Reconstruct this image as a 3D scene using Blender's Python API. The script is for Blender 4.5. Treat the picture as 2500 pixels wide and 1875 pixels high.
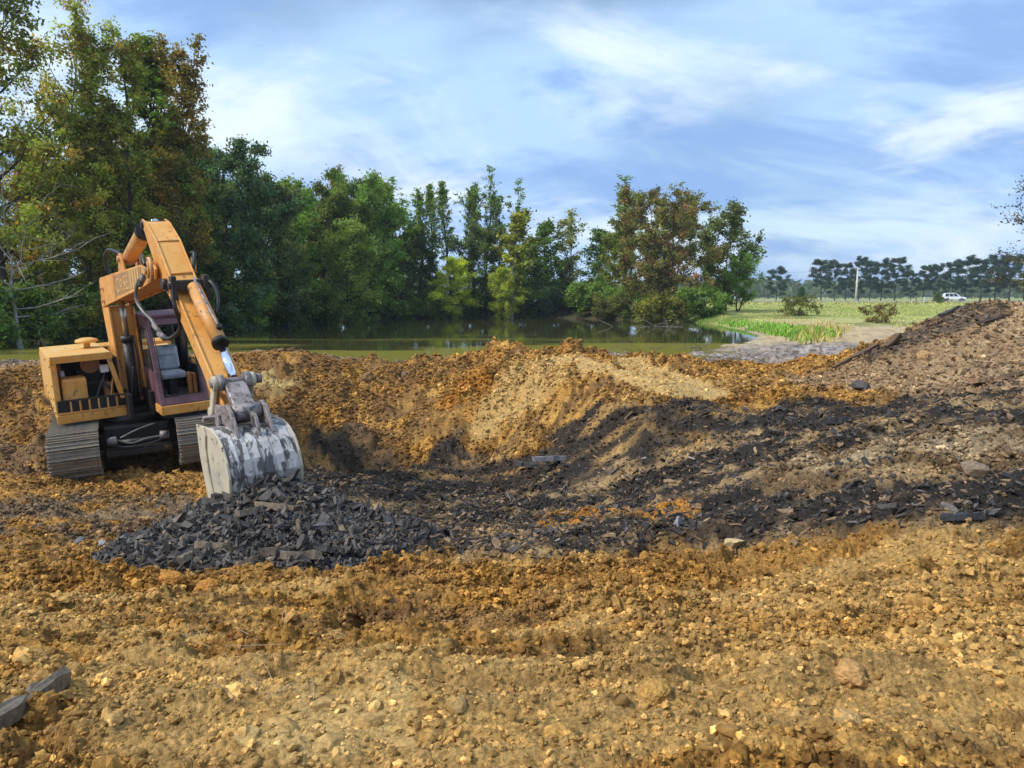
import bpy, bmesh, math, random
import numpy as np
from mathutils import Vector, Matrix, Euler

for o in list(bpy.data.objects):
    bpy.data.objects.remove(o)
scene = bpy.context.scene
COL = scene.collection

# ------------------------------------------------------------------ camera
CAM_Z = 3.0
PITCH = math.atan((937.5 - 725.0) / 1900.0)
cam_d = bpy.data.cameras.new('camera')
cam_d.sensor_width = 36.0
cam_d.lens = 36.0 * 1900.0 / 2500.0
cam_d.clip_start = 0.05
cam_d.clip_end = 9000.0
cam = bpy.data.objects.new('camera', cam_d)
COL.objects.link(cam)
cam.location = (0, 0, CAM_Z)
cam.rotation_euler = (math.pi / 2 - PITCH, 0, 0)
scene.camera = cam

# ------------------------------------------------------------------ light
SUN_EL, SUN_AZ = math.radians(44), math.radians(246)   # azimuth clockwise from +Y (the view direction)
to_sun = Vector((math.sin(SUN_AZ) * math.cos(SUN_EL), math.cos(SUN_AZ) * math.cos(SUN_EL), math.sin(SUN_EL)))
sun_d = bpy.data.lights.new('sun', 'SUN')
sun_d.energy = 2.6
sun_d.angle = math.radians(12)
sun_d.color = (1.0, 0.95, 0.88)
sun = bpy.data.objects.new('sun', sun_d)
COL.objects.link(sun)
sun.rotation_euler = (-to_sun).to_track_quat('-Z', 'Y').to_euler()

world = bpy.data.worlds.new('World')
scene.world = world
world.use_nodes = True
wn, wl = world.node_tree.nodes, world.node_tree.links
wn.clear()


def wnode(t, **kw):
    n = wn.new(t)
    for k, v in kw.items():
        setattr(n, k, v)
    return n


def wmath(op, a, b=None, clamp=False):
    n = wnode('ShaderNodeMath', operation=op, use_clamp=clamp)
    for i, v in enumerate((a, b)):
        if v is None:
            continue
        if isinstance(v, (int, float)):
            n.inputs[i].default_value = v
        else:
            wl.new(v, n.inputs[i])
    return n.outputs[0]


def wmix(f, a, b):
    n = wnode('ShaderNodeMix', data_type='RGBA')
    wl.new(f, n.inputs[0])
    for s, v in ((6, a), (7, b)):
        if isinstance(v, tuple):
            n.inputs[s].default_value = v
        else:
            wl.new(v, n.inputs[s])
    return n.outputs[2]


sky = wnode('ShaderNodeTexSky', sky_type='NISHITA')
sky.sun_disc = False
sky.sun_elevation = SUN_EL
sky.sun_rotation = SUN_AZ
sky.altitude = 80
sky.air_density = 1.0
sky.dust_density = 0.4
sky.ozone_density = 1.4
tc = wnode('ShaderNodeTexCoord')
sep = wnode('ShaderNodeSeparateXYZ')
wl.new(tc.outputs['Generated'], sep.inputs[0])
zz = wmath('ADD', wmath('MAXIMUM', sep.outputs[2], 0.0), 0.26)
comb = wnode('ShaderNodeCombineXYZ')
wl.new(wmath('DIVIDE', sep.outputs[0], zz), comb.inputs[0])
wl.new(wmath('DIVIDE', sep.outputs[1], zz), comb.inputs[1])


def wnoise(scale, detail, rough, dist, off, stretch=(1, 1, 1), rz=0.0):
    mp = wnode('ShaderNodeMapping')
    mp.inputs['Location'].default_value = off
    mp.inputs['Rotation'].default_value = (0, 0, rz)
    mp.inputs['Scale'].default_value = stretch
    wl.new(comb.outputs[0], mp.inputs[0])
    n = wnode('ShaderNodeTexNoise')
    n.inputs['Scale'].default_value = scale
    n.inputs['Detail'].default_value = detail
    n.inputs['Roughness'].default_value = rough
    n.inputs['Distortion'].default_value = dist
    wl.new(mp.outputs[0], n.inputs['Vector'])
    return n.outputs[0]


def wramp(v, a, b):
    n = wnode('ShaderNodeMapRange', interpolation_type='SMOOTHSTEP')
    wl.new(v, n.inputs[0])
    n.inputs[1].default_value = a
    n.inputs[2].default_value = b
    return n.outputs[0]


n_big = wnoise(0.70, 7, 0.52, 0.5, (3.1, 7.7, 0), (1, 1.25, 1), 0.5)
n_wisp = wnoise(1.25, 12, 0.62, 0.6, (11.3, 2.2, 0), (0.9, 1.15, 1), 0.7)
n_dark = wnoise(1.15, 9, 0.60, 0.5, (21.3, 4.2, 0), (1, 1.4, 1), 0.4)
cover = wramp(n_big, 0.24, 0.50)
bright = wramp(n_wisp, 0.46, 0.66)
dark = wramp(n_dark, 0.44, 0.62)
K = 10.0   # the Background runs at 0.1
c_mid = (0.37 * K, 0.54 * K, 0.80 * K, 1)
c_white = (0.66 * K, 0.74 * K, 0.78 * K, 1)
c_dark = (0.20 * K, 0.34 * K, 0.62 * K, 1)
skyb = wnode('ShaderNodeMix', data_type='RGBA', blend_type='MULTIPLY')
skyb.inputs[0].default_value = 1.0
wl.new(sky.outputs[0], skyb.inputs[6])
skyb.inputs[7].default_value = (1.0, 1.0, 1.0, 1)
col = wmix(cover, skyb.outputs[2], c_mid)
col = wmix(wmath('MULTIPLY', dark, 0.9), col, c_dark)
col = wmix(wmath('MULTIPLY', bright, wmath('ADD', wmath('MULTIPLY', cover, 0.75), 0.15)), col, c_white)
bg = wnode('ShaderNodeBackground')
bg.inputs['Strength'].default_value = 0.1
wl.new(col, bg.inputs['Color'])
wo = wnode('ShaderNodeOutputWorld')
wl.new(bg.outputs[0], wo.inputs[0])

vs = scene.view_settings
vs.view_transform = 'Standard'
vs.look = 'None'
vs.exposure = 0.56
vs.gamma = 1.0
vs.use_curve_mapping = False
scene.cycles.max_bounces = 6
scene.cycles.transparent_max_bounces = 8
scene.cycles.use_denoising = True

# ------------------------------------------------------------------ camera arithmetic (pixels of the 2500 x 1875 photograph)
F = 1900.0
_c, _s = math.cos(PITCH), math.sin(PITCH)
CAMP = np.array([0, 0, CAM_Z])


def ray(px, py):
    a, b = (px - 1250.0) / F, -(py - 937.5) / F
    return np.array([a, _c + b * _s, -_s + b * _c])


def at_y(px, py, Y):
    r = ray(px, py)
    return CAMP + r * (Y / r[1])


def at_z(px, py, Z):
    r = ray(px, py)
    return CAMP + r * ((Z - CAM_Z) / r[2])


def to_px(x, y, z):
    dz = z - CAM_Z
    d = y * _c - dz * _s
    d = np.where(d < 0.05, 0.05, d)
    return 1250 + F * x / d, 937.5 - F * (y * _s + dz * _c) / d


# ------------------------------------------------------------------ numpy noise
def _hash(ix, iy, seed):
    h = (ix.astype(np.int64) * 374761393 + iy.astype(np.int64) * 668265263 + seed * 2147483647) & 0xFFFFFFFF
    h = ((h ^ (h >> 13)) * 1274126177) & 0xFFFFFFFF
    h = h ^ (h >> 16)
    return (h & 0xFFFFFF).astype(np.float64) / 16777216.0


def vnoise(x, y, seed=0):
    ix, iy = np.floor(x), np.floor(y)
    fx, fy = x - ix, y - iy
    u, v = fx * fx * fx * (fx * (fx * 6 - 15) + 10), fy * fy * fy * (fy * (fy * 6 - 15) + 10)
    a, b = _hash(ix, iy, seed), _hash(ix + 1, iy, seed)
    c, d = _hash(ix, iy + 1, seed), _hash(ix + 1, iy + 1, seed)
    return (a + (b - a) * u) * (1 - v) + (c + (d - c) * u) * v


def fbm(x, y, octv=4, seed=0, gain=0.5):
    s, a, n = 0.0, 1.0, 0.0
    for i in range(octv):
        s = s + a * vnoise(x, y, seed + i * 17)
        n += a
        x, y = x * 2.03 + 5.2, y * 2.03 + 1.3
        a *= gain
    return s / n


def worley(x, y, seed=0):
    ix, iy = np.floor(x), np.floor(y)
    f1 = np.full(x.shape, 9.0)
    rid = np.zeros(x.shape)
    for dx in (-1, 0, 1):
        for dy in (-1, 0, 1):
            cx, cy = ix + dx, iy + dy
            qx = cx + 0.12 + 0.76 * _hash(cx, cy, seed)
            qy = cy + 0.12 + 0.76 * _hash(cx, cy, seed + 71)
            d = (qx - x) ** 2 + (qy - y) ** 2
            m = d < f1
            f1 = np.where(m, d, f1)
            rid = np.where(m, _hash(cx, cy, seed + 133), rid)
    return np.sqrt(f1), rid


def sstep(a, b, x):
    t = np.clip((x - a) / (b - a), 0, 1)
    return t * t * (3 - 2 * t)


# ------------------------------------------------------------------ material helpers
def new_mat(name):
    m = bpy.data.materials.new(name)
    m.use_nodes = True
    nt = m.node_tree
    for n in list(nt.nodes):
        nt.nodes.remove(n)
    out = nt.nodes.new('ShaderNodeOutputMaterial')
    return m, nt, out


class NT:
    def __init__(s, name):
        s.m, s.nt, s.out = new_mat(name)

    def n(s, t, **kw):
        x = s.nt.nodes.new(t)
        for k, v in kw.items():
            setattr(x, k, v)
        return x

    def put(s, sock, v):
        if isinstance(v, bpy.types.NodeSocket):
            s.nt.links.new(v, sock)
        else:
            if isinstance(v, tuple) and len(v) == 3 and sock.type == 'RGBA':
                v = v + (1,)
            sock.default_value = v

    def noise(s, scale, detail=4, rough=0.55, dist=0.0, vec=None, stretch=None, off=(0, 0, 0)):
        x = s.n('ShaderNodeTexNoise')
        x.inputs['Scale'].default_value = scale
        x.inputs['Detail'].default_value = detail
        x.inputs['Roughness'].default_value = rough
        x.inputs['Distortion'].default_value = dist
        if vec is None:
            vec = s.n('ShaderNodeTexCoord').outputs['Object']
        if stretch or off != (0, 0, 0):
            mp = s.n('ShaderNodeMapping')
            mp.inputs['Scale'].default_value = stretch or (1, 1, 1)
            mp.inputs['Location'].default_value = off
            s.nt.links.new(vec, mp.inputs[0])
            vec = mp.outputs[0]
        s.nt.links.new(vec, x.inputs['Vector'])
        return x.outputs[0]

    def ramp(s, v, a, b, lo=0.0, hi=1.0):
        x = s.n('ShaderNodeMapRange', interpolation_type='SMOOTHSTEP')
        s.nt.links.new(v, x.inputs[0])
        for i, q in zip((1, 2, 3, 4), (a, b, lo, hi)):
            x.inputs[i].default_value = q
        return x.outputs[0]

    def mix(s, f, a, b, mode='MIX'):
        x = s.n('ShaderNodeMix', data_type='RGBA', blend_type=mode)
        s.put(x.inputs[0], f)
        s.put(x.inputs[6], a)
        s.put(x.inputs[7], b)
        return x.outputs[2]

    def math(s, op, a, b=0.0):
        x = s.n('ShaderNodeMath', operation=op)
        s.put(x.inputs[0], a)
        s.put(x.inputs[1], b)
        return x.outputs[0]

    def bump(s, h, strength=0.3, dist=0.01, normal=None):
        x = s.n('ShaderNodeBump')
        x.inputs['Strength'].default_value = strength
        x.inputs['Distance'].default_value = dist
        s.nt.links.new(h, x.inputs['Height'])
        if normal is not None:
            s.nt.links.new(normal, x.inputs['Normal'])
        return x.outputs[0]

    def bsdf(s, color, rough=0.6, metal=0.0, spec=0.5, normal=None, **kw):
        b = s.n('ShaderNodeBsdfPrincipled')
        s.put(b.inputs['Base Color'], color)
        s.put(b.inputs['Roughness'], rough)
        s.put(b.inputs['Metallic'], metal)
        s.put(b.inputs['Specular IOR Level'], spec)
        for k, v in kw.items():
            s.put(b.inputs[k], v)
        if normal is not None:
            s.nt.links.new(normal, b.inputs['Normal'])
        s.nt.links.new(b.outputs[0], s.out.inputs[0])
        return b


def worn_mat(name, base, fade, rust=(0.10, 0.045, 0.02), dirt=(0.10, 0.075, 0.05), rough=0.5, metal=0.0,
             rust_lvl=0.66, dirt_lvl=0.60, scale=2.2, spec=0.4):
    t = NT(name)
    c = t.mix(t.ramp(t.noise(scale * 0.9, 5, 0.6), 0.35, 0.7), base, fade)
    c = t.mix(t.ramp(t.noise(scale * 3.5, 8, 0.65, 0.4, off=(3, 1, 7)), dirt_lvl, dirt_lvl + 0.10, 0, 0.75), c, dirt)
    c = t.mix(t.ramp(t.noise(scale * 6, 6, 0.6, 0.2, stretch=(1, 1, .12), off=(1, 8, 3)), 0.56, 0.74, 0, 0.55), c, tuple(v * .45 for v in base))
    r = t.ramp(t.noise(scale * 5.0, 9, 0.7, 0.6, off=(9, 4, 2)), rust_lvl, rust_lvl + 0.05)
    c = t.mix(r, c, rust)
    rg = t.ramp(t.noise(scale * 8, 5), 0.3, 0.7, rough - 0.12, rough + 0.2)
    t.bsdf(c, rg, metal, spec, t.bump(t.noise(scale * 14, 6, 0.6), 0.18, 0.004))
    return t.m


def plain_mat(name, base, rough=0.6, metal=0.0, spec=0.4, var=0.25, scale=8.0, bump=0.15):
    t = NT(name)
    c = t.mix(t.ramp(t.noise(scale, 5, 0.6), 0.3, 0.7), tuple(v * (1 - var) for v in base), tuple(min(1, v * (1 + var)) for v in base))
    t.bsdf(c, rough, metal, spec, t.bump(t.noise(scale * 6, 5), bump, 0.004))
    return t.m


M = {}
M['paint'] = worn_mat('orange_paint', (0.62, 0.275, 0.045), (0.70, 0.36, 0.10), rust_lvl=0.64, dirt_lvl=0.56)
M['paint_worn'] = worn_mat('worn_orange_paint', (0.62, 0.25, 0.035), (0.60, 0.36, 0.16), rust=(0.13, 0.05, 0.02), dirt=(0.34, 0.25, 0.17), rust_lvl=0.60, dirt_lvl=0.52, scale=3)
M['paint_pale'] = worn_mat('pale_yellow_paint', (0.68, 0.37, 0.09), (0.66, 0.43, 0.17), rust_lvl=0.70)
M['maroon'] = worn_mat('maroon_paint', (0.10, 0.045, 0.055), (0.17, 0.085, 0.095), rust=(0.09, 0.04, 0.03), dirt=(0.20, 0.14, 0.11), rough=0.5)
M['black'] = plain_mat('black_grime', (0.018, 0.016, 0.015), 0.55, 0, 0.35, 0.5)
M['oily'] = worn_mat('oily_black_steel', (0.020, 0.017, 0.015), (0.045, 0.035, 0.027), rust=(0.45, 0.18, 0.03), dirt=(0.03, 0.02, 0.015), rust_lvl=0.62, rough=0.45)
M['rubber'] = plain_mat('black_rubber', (0.022, 0.022, 0.024), 0.45, 0, 0.5, 0.3)
M['hose_grey'] = plain_mat('grey_hose', (0.16, 0.16, 0.15), 0.4, 0.2, 0.5, 0.4)
M['chrome'] = plain_mat('chromed_rod', (0.80, 0.82, 0.86), 0.12, 1.0, 0.5, 0.05, bump=0.0)
M['rod'] = plain_mat('dull_steel_rod', (0.42, 0.37, 0.30), 0.3, 0.8, 0.5, 0.2)
M['steel'] = worn_mat('dirty_grey_steel', (0.22, 0.19, 0.18), (0.36, 0.31, 0.30), rust=(0.16, 0.06, 0.025), dirt=(0.05, 0.045, 0.045), rough=0.55, metal=0.2, rust_lvl=0.62, dirt_lvl=0.50, scale=4)
M['shoe'] = worn_mat('muddy_track_steel', (0.20, 0.17, 0.14), (0.34, 0.28, 0.20), rust=(0.07, 0.055, 0.04), dirt=(0.36, 0.26, 0.13), rough=0.5, metal=0.25, rust_lvl=0.58, dirt_lvl=0.55, scale=3)
M['vinyl'] = plain_mat('grey_vinyl', (0.34, 0.37, 0.40), 0.55, 0, 0.4, 0.3, 5)
M['decal'] = worn_mat('faded_brown_decal', (0.32, 0.17, 0.075), (0.42, 0.23, 0.09), rust_lvl=0.72)
M['letters'] = worn_mat('faded_yellow_letters', (0.66, 0.42, 0.13), (0.55, 0.33, 0.10), rust=(0.30, 0.16, 0.07), dirt=(0.36, 0.2, 0.085), rust_lvl=0.58, dirt_lvl=0.55, scale=5)
M['rustyparts'] = worn_mat('rusty_orange_parts', (0.50, 0.20, 0.06), (0.42, 0.20, 0.09), rust_lvl=0.62, scale=5)
M['white_plastic'] = plain_mat('white_plastic', (0.70, 0.72, 0.75), 0.4)
M['glass_dark'] = plain_mat('dark_dusty_glass', (0.035, 0.04, 0.045), 0.15, 0, 0.6, 0.4)


def bucket_mat(name, base, fade):
    t = NT(name)
    c = t.mix(t.ramp(t.noise(2.5, 6, 0.6), 0.35, 0.65), base, fade)
    f = t.ramp(t.noise(5.0, 9, 0.68, 0.5, stretch=(2.0, 0.7, 0.7)), 0.50, 0.55)
    c = t.mix(t.math('MULTIPLY', f, .9), c, (0.065, 0.060, 0.058))
    f2 = t.ramp(t.noise(12, 8, 0.65, 0.3, off=(5, 5, 1)), 0.62, 0.68)
    c = t.mix(f2, c, (0.12, 0.07, 0.05))
    t.bsdf(c, t.ramp(t.noise(14, 5), 0.3, 0.7, 0.35, 0.75), 0.15, 0.4, t.bump(t.noise(9, 8, 0.62, 0.5), 0.5, 0.012))
    return t.m


M['bucket_shell'] = bucket_mat('scraped_mud_caked_steel', (0.56, 0.53, 0.50), (0.40, 0.37, 0.36))
tb = NT('dried_clay_on_steel')
cb = tb.mix(tb.ramp(tb.noise(3, 6, 0.6), 0.35, 0.65), (0.52, 0.46, 0.33), (0.40, 0.36, 0.29))
cb = tb.mix(tb.ramp(tb.noise(6, 8, 0.65, 0.5), 0.60, 0.66), cb, (0.09, 0.065, 0.05))
tb.bsdf(cb, 0.75, 0, 0.25, tb.bump(tb.noise(18, 8, 0.6), 0.35, 0.008))
M['bucket_side'] = tb.m


def ground_mat():
    t = NT('churned_soil')
    a = t.n('ShaderNodeAttribute', attribute_name='Col')
    pos = t.n('ShaderNodeNewGeometry').outputs['Position']
    f1 = t.noise(38, 6, 0.65, 0.2, pos)
    f2 = t.noise(7, 5, 0.6, 0.2, pos)
    v = t.ramp(f1, 0.28, 0.72, 0.50, 1.42)
    v2 = t.ramp(f2, 0.25, 0.75, 0.80, 1.20)
    g = t.n('ShaderNodeCombineColor')
    vv = t.math('MULTIPLY', v, v2)
    for i in range(3):
        t.nt.links.new(vv, g.inputs[i])
    c = t.mix(1.0, a.outputs['Color'], g.outputs[0], 'MULTIPLY')
    b1 = t.bump(t.noise(55, 8, 0.7, 0.3, pos), 0.9, 0.025)
    b2 = t.bump(t.noise(16, 6, 0.65, 0.2, pos), 0.6, 0.04, b1)
    wet = t.n('ShaderNodeAttribute', attribute_name='Wet')
    t.bsdf(c, t.ramp(wet.outputs['Fac'], 0, 1, 0.95, 0.45), 0, 0.18, b2)
    return t.m


M['ground'] = ground_mat()


def stone_mat(name, rough=0.7, spec=0.35):
    t = NT(name)
    a = t.n('ShaderNodeAttribute', attribute_name='Col')
    oi = t.n('ShaderNodeObjectInfo')
    pos = t.n('ShaderNodeNewGeometry').outputs['Position']
    v = t.ramp(t.noise(30, 5, 0.6, 0, pos), 0.25, 0.75, 0.65, 1.35)
    g = t.n('ShaderNodeCombineColor')
    for i in range(3):
        t.nt.links.new(v, g.inputs[i])
    c = t.mix(1.0, a.outputs['Color'], g.outputs[0], 'MULTIPLY')
    c = t.mix(1.0, c, oi.outputs['Color'], 'MULTIPLY')
    t.bsdf(c, rough, 0, spec, t.bump(t.noise(60, 6, 0.65, 0, pos), 0.5, 0.01))
    return t.m


M['clod'] = stone_mat('loose_soil', 0.95, 0.15)
M['chip'] = stone_mat('shale', 0.62, 0.28)


def leaf_mat(name, second, second_amt=1.0, trans=0.32):
    t = NT(name)
    a = t.n('ShaderNodeAttribute', attribute_name='tint')
    sepc = t.n('ShaderNodeSeparateColor')
    t.nt.links.new(a.outputs['Color'], sepc.inputs[0])
    oi = t.n('ShaderNodeObjectInfo')
    g = t.n('ShaderNodeCombineColor')
    lv = t.ramp(sepc.outputs[0], 0, 1, 0.6, 2.3)
    for i in range(3):
        t.nt.links.new(lv, g.inputs[i])
    c = t.mix(t.math('MULTIPLY', sepc.outputs[1], second_amt), oi.outputs['Color'], second)
    c = t.mix(1.0, c, g.outputs[0], 'MULTIPLY')
    d = t.n('ShaderNodeBsdfPrincipled')
    t.put(d.inputs['Base Color'], c)
    d.inputs['Roughness'].default_value = 0.5
    d.inputs['Specular IOR Level'].default_value = 0.3
    tr = t.n('ShaderNodeBsdfTranslucent')
    c2 = t.mix(1.0, c, (1.5, 1.35, 0.5), 'MULTIPLY')
    t.put(tr.inputs[0], c2)
    mx = t.n('ShaderNodeMixShader')
    mx.inputs[0].default_value = trans
    t.nt.links.new(d.outputs[0], mx.inputs[1])
    t.nt.links.new(tr.outputs[0], mx.inputs[2])
    t.nt.links.new(mx.outputs[0], t.out.inputs[0])
    return t.m


M['leaf'] = leaf_mat('green_leaves', (0.34, 0.30, 0.04), 0.5, 0.4)
M['leaf_autumn'] = leaf_mat('turning_leaves', (0.36, 0.19, 0.045), 0.9, 0.4)
M['leaf_oak'] = leaf_mat('bronze_leaves', (0.26, 0.12, 0.055), 0.9, 0.35)
M['needle'] = leaf_mat('pine_needles', (0.05, 0.09, 0.03), 0.5, 0.15)
M['bark'] = plain_mat('bark', (0.060, 0.048, 0.040), 0.9, 0, 0.2, 0.4, 6, 0.6)
M['bark_pale'] = plain_mat('pale_bark', (0.30, 0.28, 0.26), 0.9, 0, 0.2, 0.35, 6, 0.6)
M['grass'] = leaf_mat('grass_blades', (0.36, 0.28, 0.11), 0.9, 0.3)
M['dead'] = plain_mat('dead_wood', (0.16, 0.135, 0.12), 0.9, 0, 0.2, 0.4, 9, 0.6)
M['root'] = plain_mat('dry_roots', (0.42, 0.33, 0.20), 0.9, 0, 0.2, 0.3, 9, 0.3)


# ------------------------------------------------------------------ object helpers
def prop(o, label=None, cat=None, group=None, kind=None):
    for k, v in (('label', label), ('category', cat), ('group', group), ('kind', kind)):
        if v:
            o[k] = v
    return o


def fast_mesh(name, verts, faces, mats=(), smooth=False):
    """faces: (n,3) or (n,4) int array"""
    me = bpy.data.meshes.new(name)
    verts = np.asarray(verts, np.float32)
    faces = np.asarray(faces, np.int32)
    k = faces.shape[1]
    me.vertices.add(len(verts))
    me.vertices.foreach_set('co', verts.ravel())
    me.loops.add(faces.size)
    me.loops.foreach_set('vertex_index', faces.ravel())
    me.polygons.add(len(faces))
    me.polygons.foreach_set('loop_start', np.arange(0, faces.size, k, dtype=np.int32))
    me.polygons.foreach_set('loop_total', np.full(len(faces), k, np.int32))
    me.polygons.foreach_set('use_smooth', np.full(len(faces), bool(smooth)))
    for m in mats:
        me.materials.append(m)
    me.update(calc_edges=True)
    me.validate()
    return me


def set_col(me, name, arr, domain='POINT'):
    at = me.attributes.new(name, 'FLOAT_COLOR', domain)
    a = np.ones((len(arr), 4), np.float32)
    a[:, :arr.shape[1]] = arr
    at.data.foreach_set('color', a.ravel())


def set_val(me, name, arr, domain='POINT'):
    at = me.attributes.new(name, 'FLOAT', domain)
    at.data.foreach_set('value', np.asarray(arr, np.float32))


def link(name, me, parent=None, mat=None):
    o = bpy.data.objects.new(name, me)
    COL.objects.link(o)
    if mat is not None:
        me.materials.append(mat)
    if parent is not None:
        o.parent = parent
    return o


def empty(name, loc=(0, 0, 0)):
    o = bpy.data.objects.new(name, None)
    o.empty_display_size = 0.3
    COL.objects.link(o)
    o.location = loc
    return o


class MB:
    """collects shapes of one part"""

    def __init__(s):
        s.bm = bmesh.new()

    def _xf(s, vs_, mat4):
        if mat4 is not None:
            bmesh.ops.transform(s.bm, matrix=mat4, verts=vs_)

    def box(s, lo, hi, bevel=0.0, mat4=None):
        lo, hi = Vector(lo), Vector(hi)
        t = bmesh.new()
        bmesh.ops.create_cube(t, size=1.0)
        for v in t.verts:
            v.co = Vector(((lo[i] + hi[i]) / 2 + v.co[i] * (hi[i] - lo[i]) for i in range(3)))
        if bevel:
            bmesh.ops.bevel(t, geom=t.edges[:], offset=bevel, segments=2, affect='EDGES', profile=0.6)
        s._merge(t, mat4)
        return s

    def _merge(s, t, mat4=None):
        if mat4 is not None:
            bmesh.ops.transform(t, matrix=mat4, verts=t.verts)
        me = bpy.data.meshes.new('t')
        t.to_mesh(me)
        t.free()
        s.bm.from_mesh(me)
        bpy.data.meshes.remove(me)

    def prism_x(s, poly, x0, x1, bevel=0.0, mat4=None):
        """poly of (y,z), extruded from x0 to x1"""
        t = bmesh.new()
        a = [t.verts.new((x0, y, z)) for y, z in poly]
        b = [t.verts.new((x1, y, z)) for y, z in poly]
        n = len(poly)
        t.faces.new(a)
        t.faces.new(b[::-1])
        for i in range(n):
            t.faces.new((a[i], b[i], b[(i + 1) % n], a[(i + 1) % n]))
        bmesh.ops.recalc_face_normals(t, faces=t.faces)
        if bevel:
            bmesh.ops.bevel(t, geom=t.edges[:], offset=bevel, segments=1, affect='EDGES')
        s._merge(t, mat4)
        return s

    def cyl(s, p, q, r, r2=None, seg=16, cap=True):
        p, q = Vector(p), Vector(q)
        t = bmesh.new()
        bmesh.ops.create_cone(t, cap_ends=cap, segments=seg, radius1=r, radius2=r if r2 is None else r2, depth=(q - p).length)
        for f in t.faces:
            f.smooth = len(f.verts) == 4
        m = Matrix.Translation((p + q) / 2) @ (q - p).to_track_quat('Z', 'Y').to_matrix().to_4x4()
        s._merge(t, m)
        return s

    def tube(s, pts, r, seg=8, res=6):
        P = [Vector(p) for p in pts]
        if res > 1 and len(P) > 2:
            Q = []
            for i in range(len(P) - 1):
                p0, p1, p2, p3 = P[max(i - 1, 0)], P[i], P[i + 1], P[min(i + 2, len(P) - 1)]
                for k in range(res):
                    u = k / res
                    Q.append(0.5 * ((2 * p1) + (p2 - p0) * u + (2 * p0 - 5 * p1 + 4 * p2 - p3) * u * u + (3 * p1 - p0 - 3 * p2 + p3) * u ** 3))
            Q.append(P[-1])
            P = Q
        rs = r if hasattr(r, '__len__') else [r] * len(P)
        if len(rs) != len(P):
            rs = list(np.interp(np.linspace(0, 1, len(P)), np.linspace(0, 1, len(rs)), rs))
        rings = []
        up = Vector((0.31, 0.17, 0.93)).normalized()
        for i, p in enumerate(P):
            d = (P[min(i + 1, len(P) - 1)] - P[max(i - 1, 0)]).normalized()
            a = d.cross(up)
            if a.length < 0.05:
                a = d.cross(Vector((1, 0, 0)))
            a.normalize()
            b = d.cross(a)
            rings.append([s.bm.verts.new(p + (a * math.cos(2 * math.pi * k / seg) + b * math.sin(2 * math.pi * k / seg)) * rs[i]) for k in range(seg)])
        for i in range(len(P) - 1):
            for k in range(seg):
                f = s.bm.faces.new((rings[i][k], rings[i][(k + 1) % seg], rings[i + 1][(k + 1) % seg], rings[i + 1][k]))
                f.smooth = True
        s.bm.faces.new(rings[0][::-1])
        s.bm.faces.new(rings[-1])
        return s

    def lathe(s, prof, c, seg=20):
        """prof of (r,z) about a vertical axis through c"""
        c = Vector(c)
        rings = []
        for r, z in prof:
            rings.append([s.bm.verts.new(c + Vector((r * math.cos(2 * math.pi * k / seg), r * math.sin(2 * math.pi * k / seg), z))) for k in range(seg)])
        for i in range(len(prof) - 1):
            for k in range(seg):
                f = s.bm.faces.new((rings[i][k], rings[i][(k + 1) % seg], rings[i + 1][(k + 1) % seg], rings[i + 1][k]))
                f.smooth = True
        s.bm.faces.new(rings[0][::-1])
        s.bm.faces.new(rings[-1])
        return s

    def raw(s, verts, faces, smooth=False):
        vv = [s.bm.verts.new(v) for v in verts]
        for f in faces:
            q = s.bm.faces.new([vv[i] for i in f])
            q.smooth = smooth
        return s

    def build(s, name, mat, parent=None):
        me = bpy.data.meshes.new(name)
        bmesh.ops.recalc_face_normals(s.bm, faces=s.bm.faces)
        s.bm.to_mesh(me)
        s.bm.free()
        me.materials.append(mat)
        return link(name, me, parent)


# ================================================================== TERRAIN
WATER_Z = 1.0
ctrl = []


def cz(px, py, z):
    p = at_z(px, py, z)
    ctrl.append((p[0], p[1], z))


def cy_(px, py, Y):
    p = at_y(px, py, Y)
    ctrl.append((p[0], p[1], p[2]))


# near ground, on which the photographer stands
for px in (-600, 50, 650, 1250, 1900, 2500, 3100):
    cz(px, 2000, 1.28 if px < 1800 else 1.32)
for px, z in ((-400, 1.12), (50, 1.1), (650, 1.12), (1250, 1.12), (1900, 1.18), (2500, 1.26), (2900, 1.3)):
    cz(px, 1620, z)
for px, z in ((-300, .70), (50, .72), (350, .70), (650, .72), (950, .70), (1250, .72), (1600, .80), (2000, 1.0), (2450, 1.2), (2800, 1.3)):
    cz(px, 1450, z)
for px, z in ((-200, .25), (50, .28), (350, .15), (650, .10), (950, .22), (1250, .33), (1500, .5), (1750, .68), (2000, .88), (2450, 1.14), (2800, 1.3)):
    cz(px, 1340, z)
for px, z in ((-200, .0), (50, -.05), (350, -.08), (650, -.1), (950, -.02), (1250, .05)):
    cz(px, 1245, z)
for px, z in ((-150, -.18), (120, -.24), (250, -.24), (480, -.20), (700, -.20), (950, -.18), (1250, -.12)):
    cz(px, 1180, z)
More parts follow.
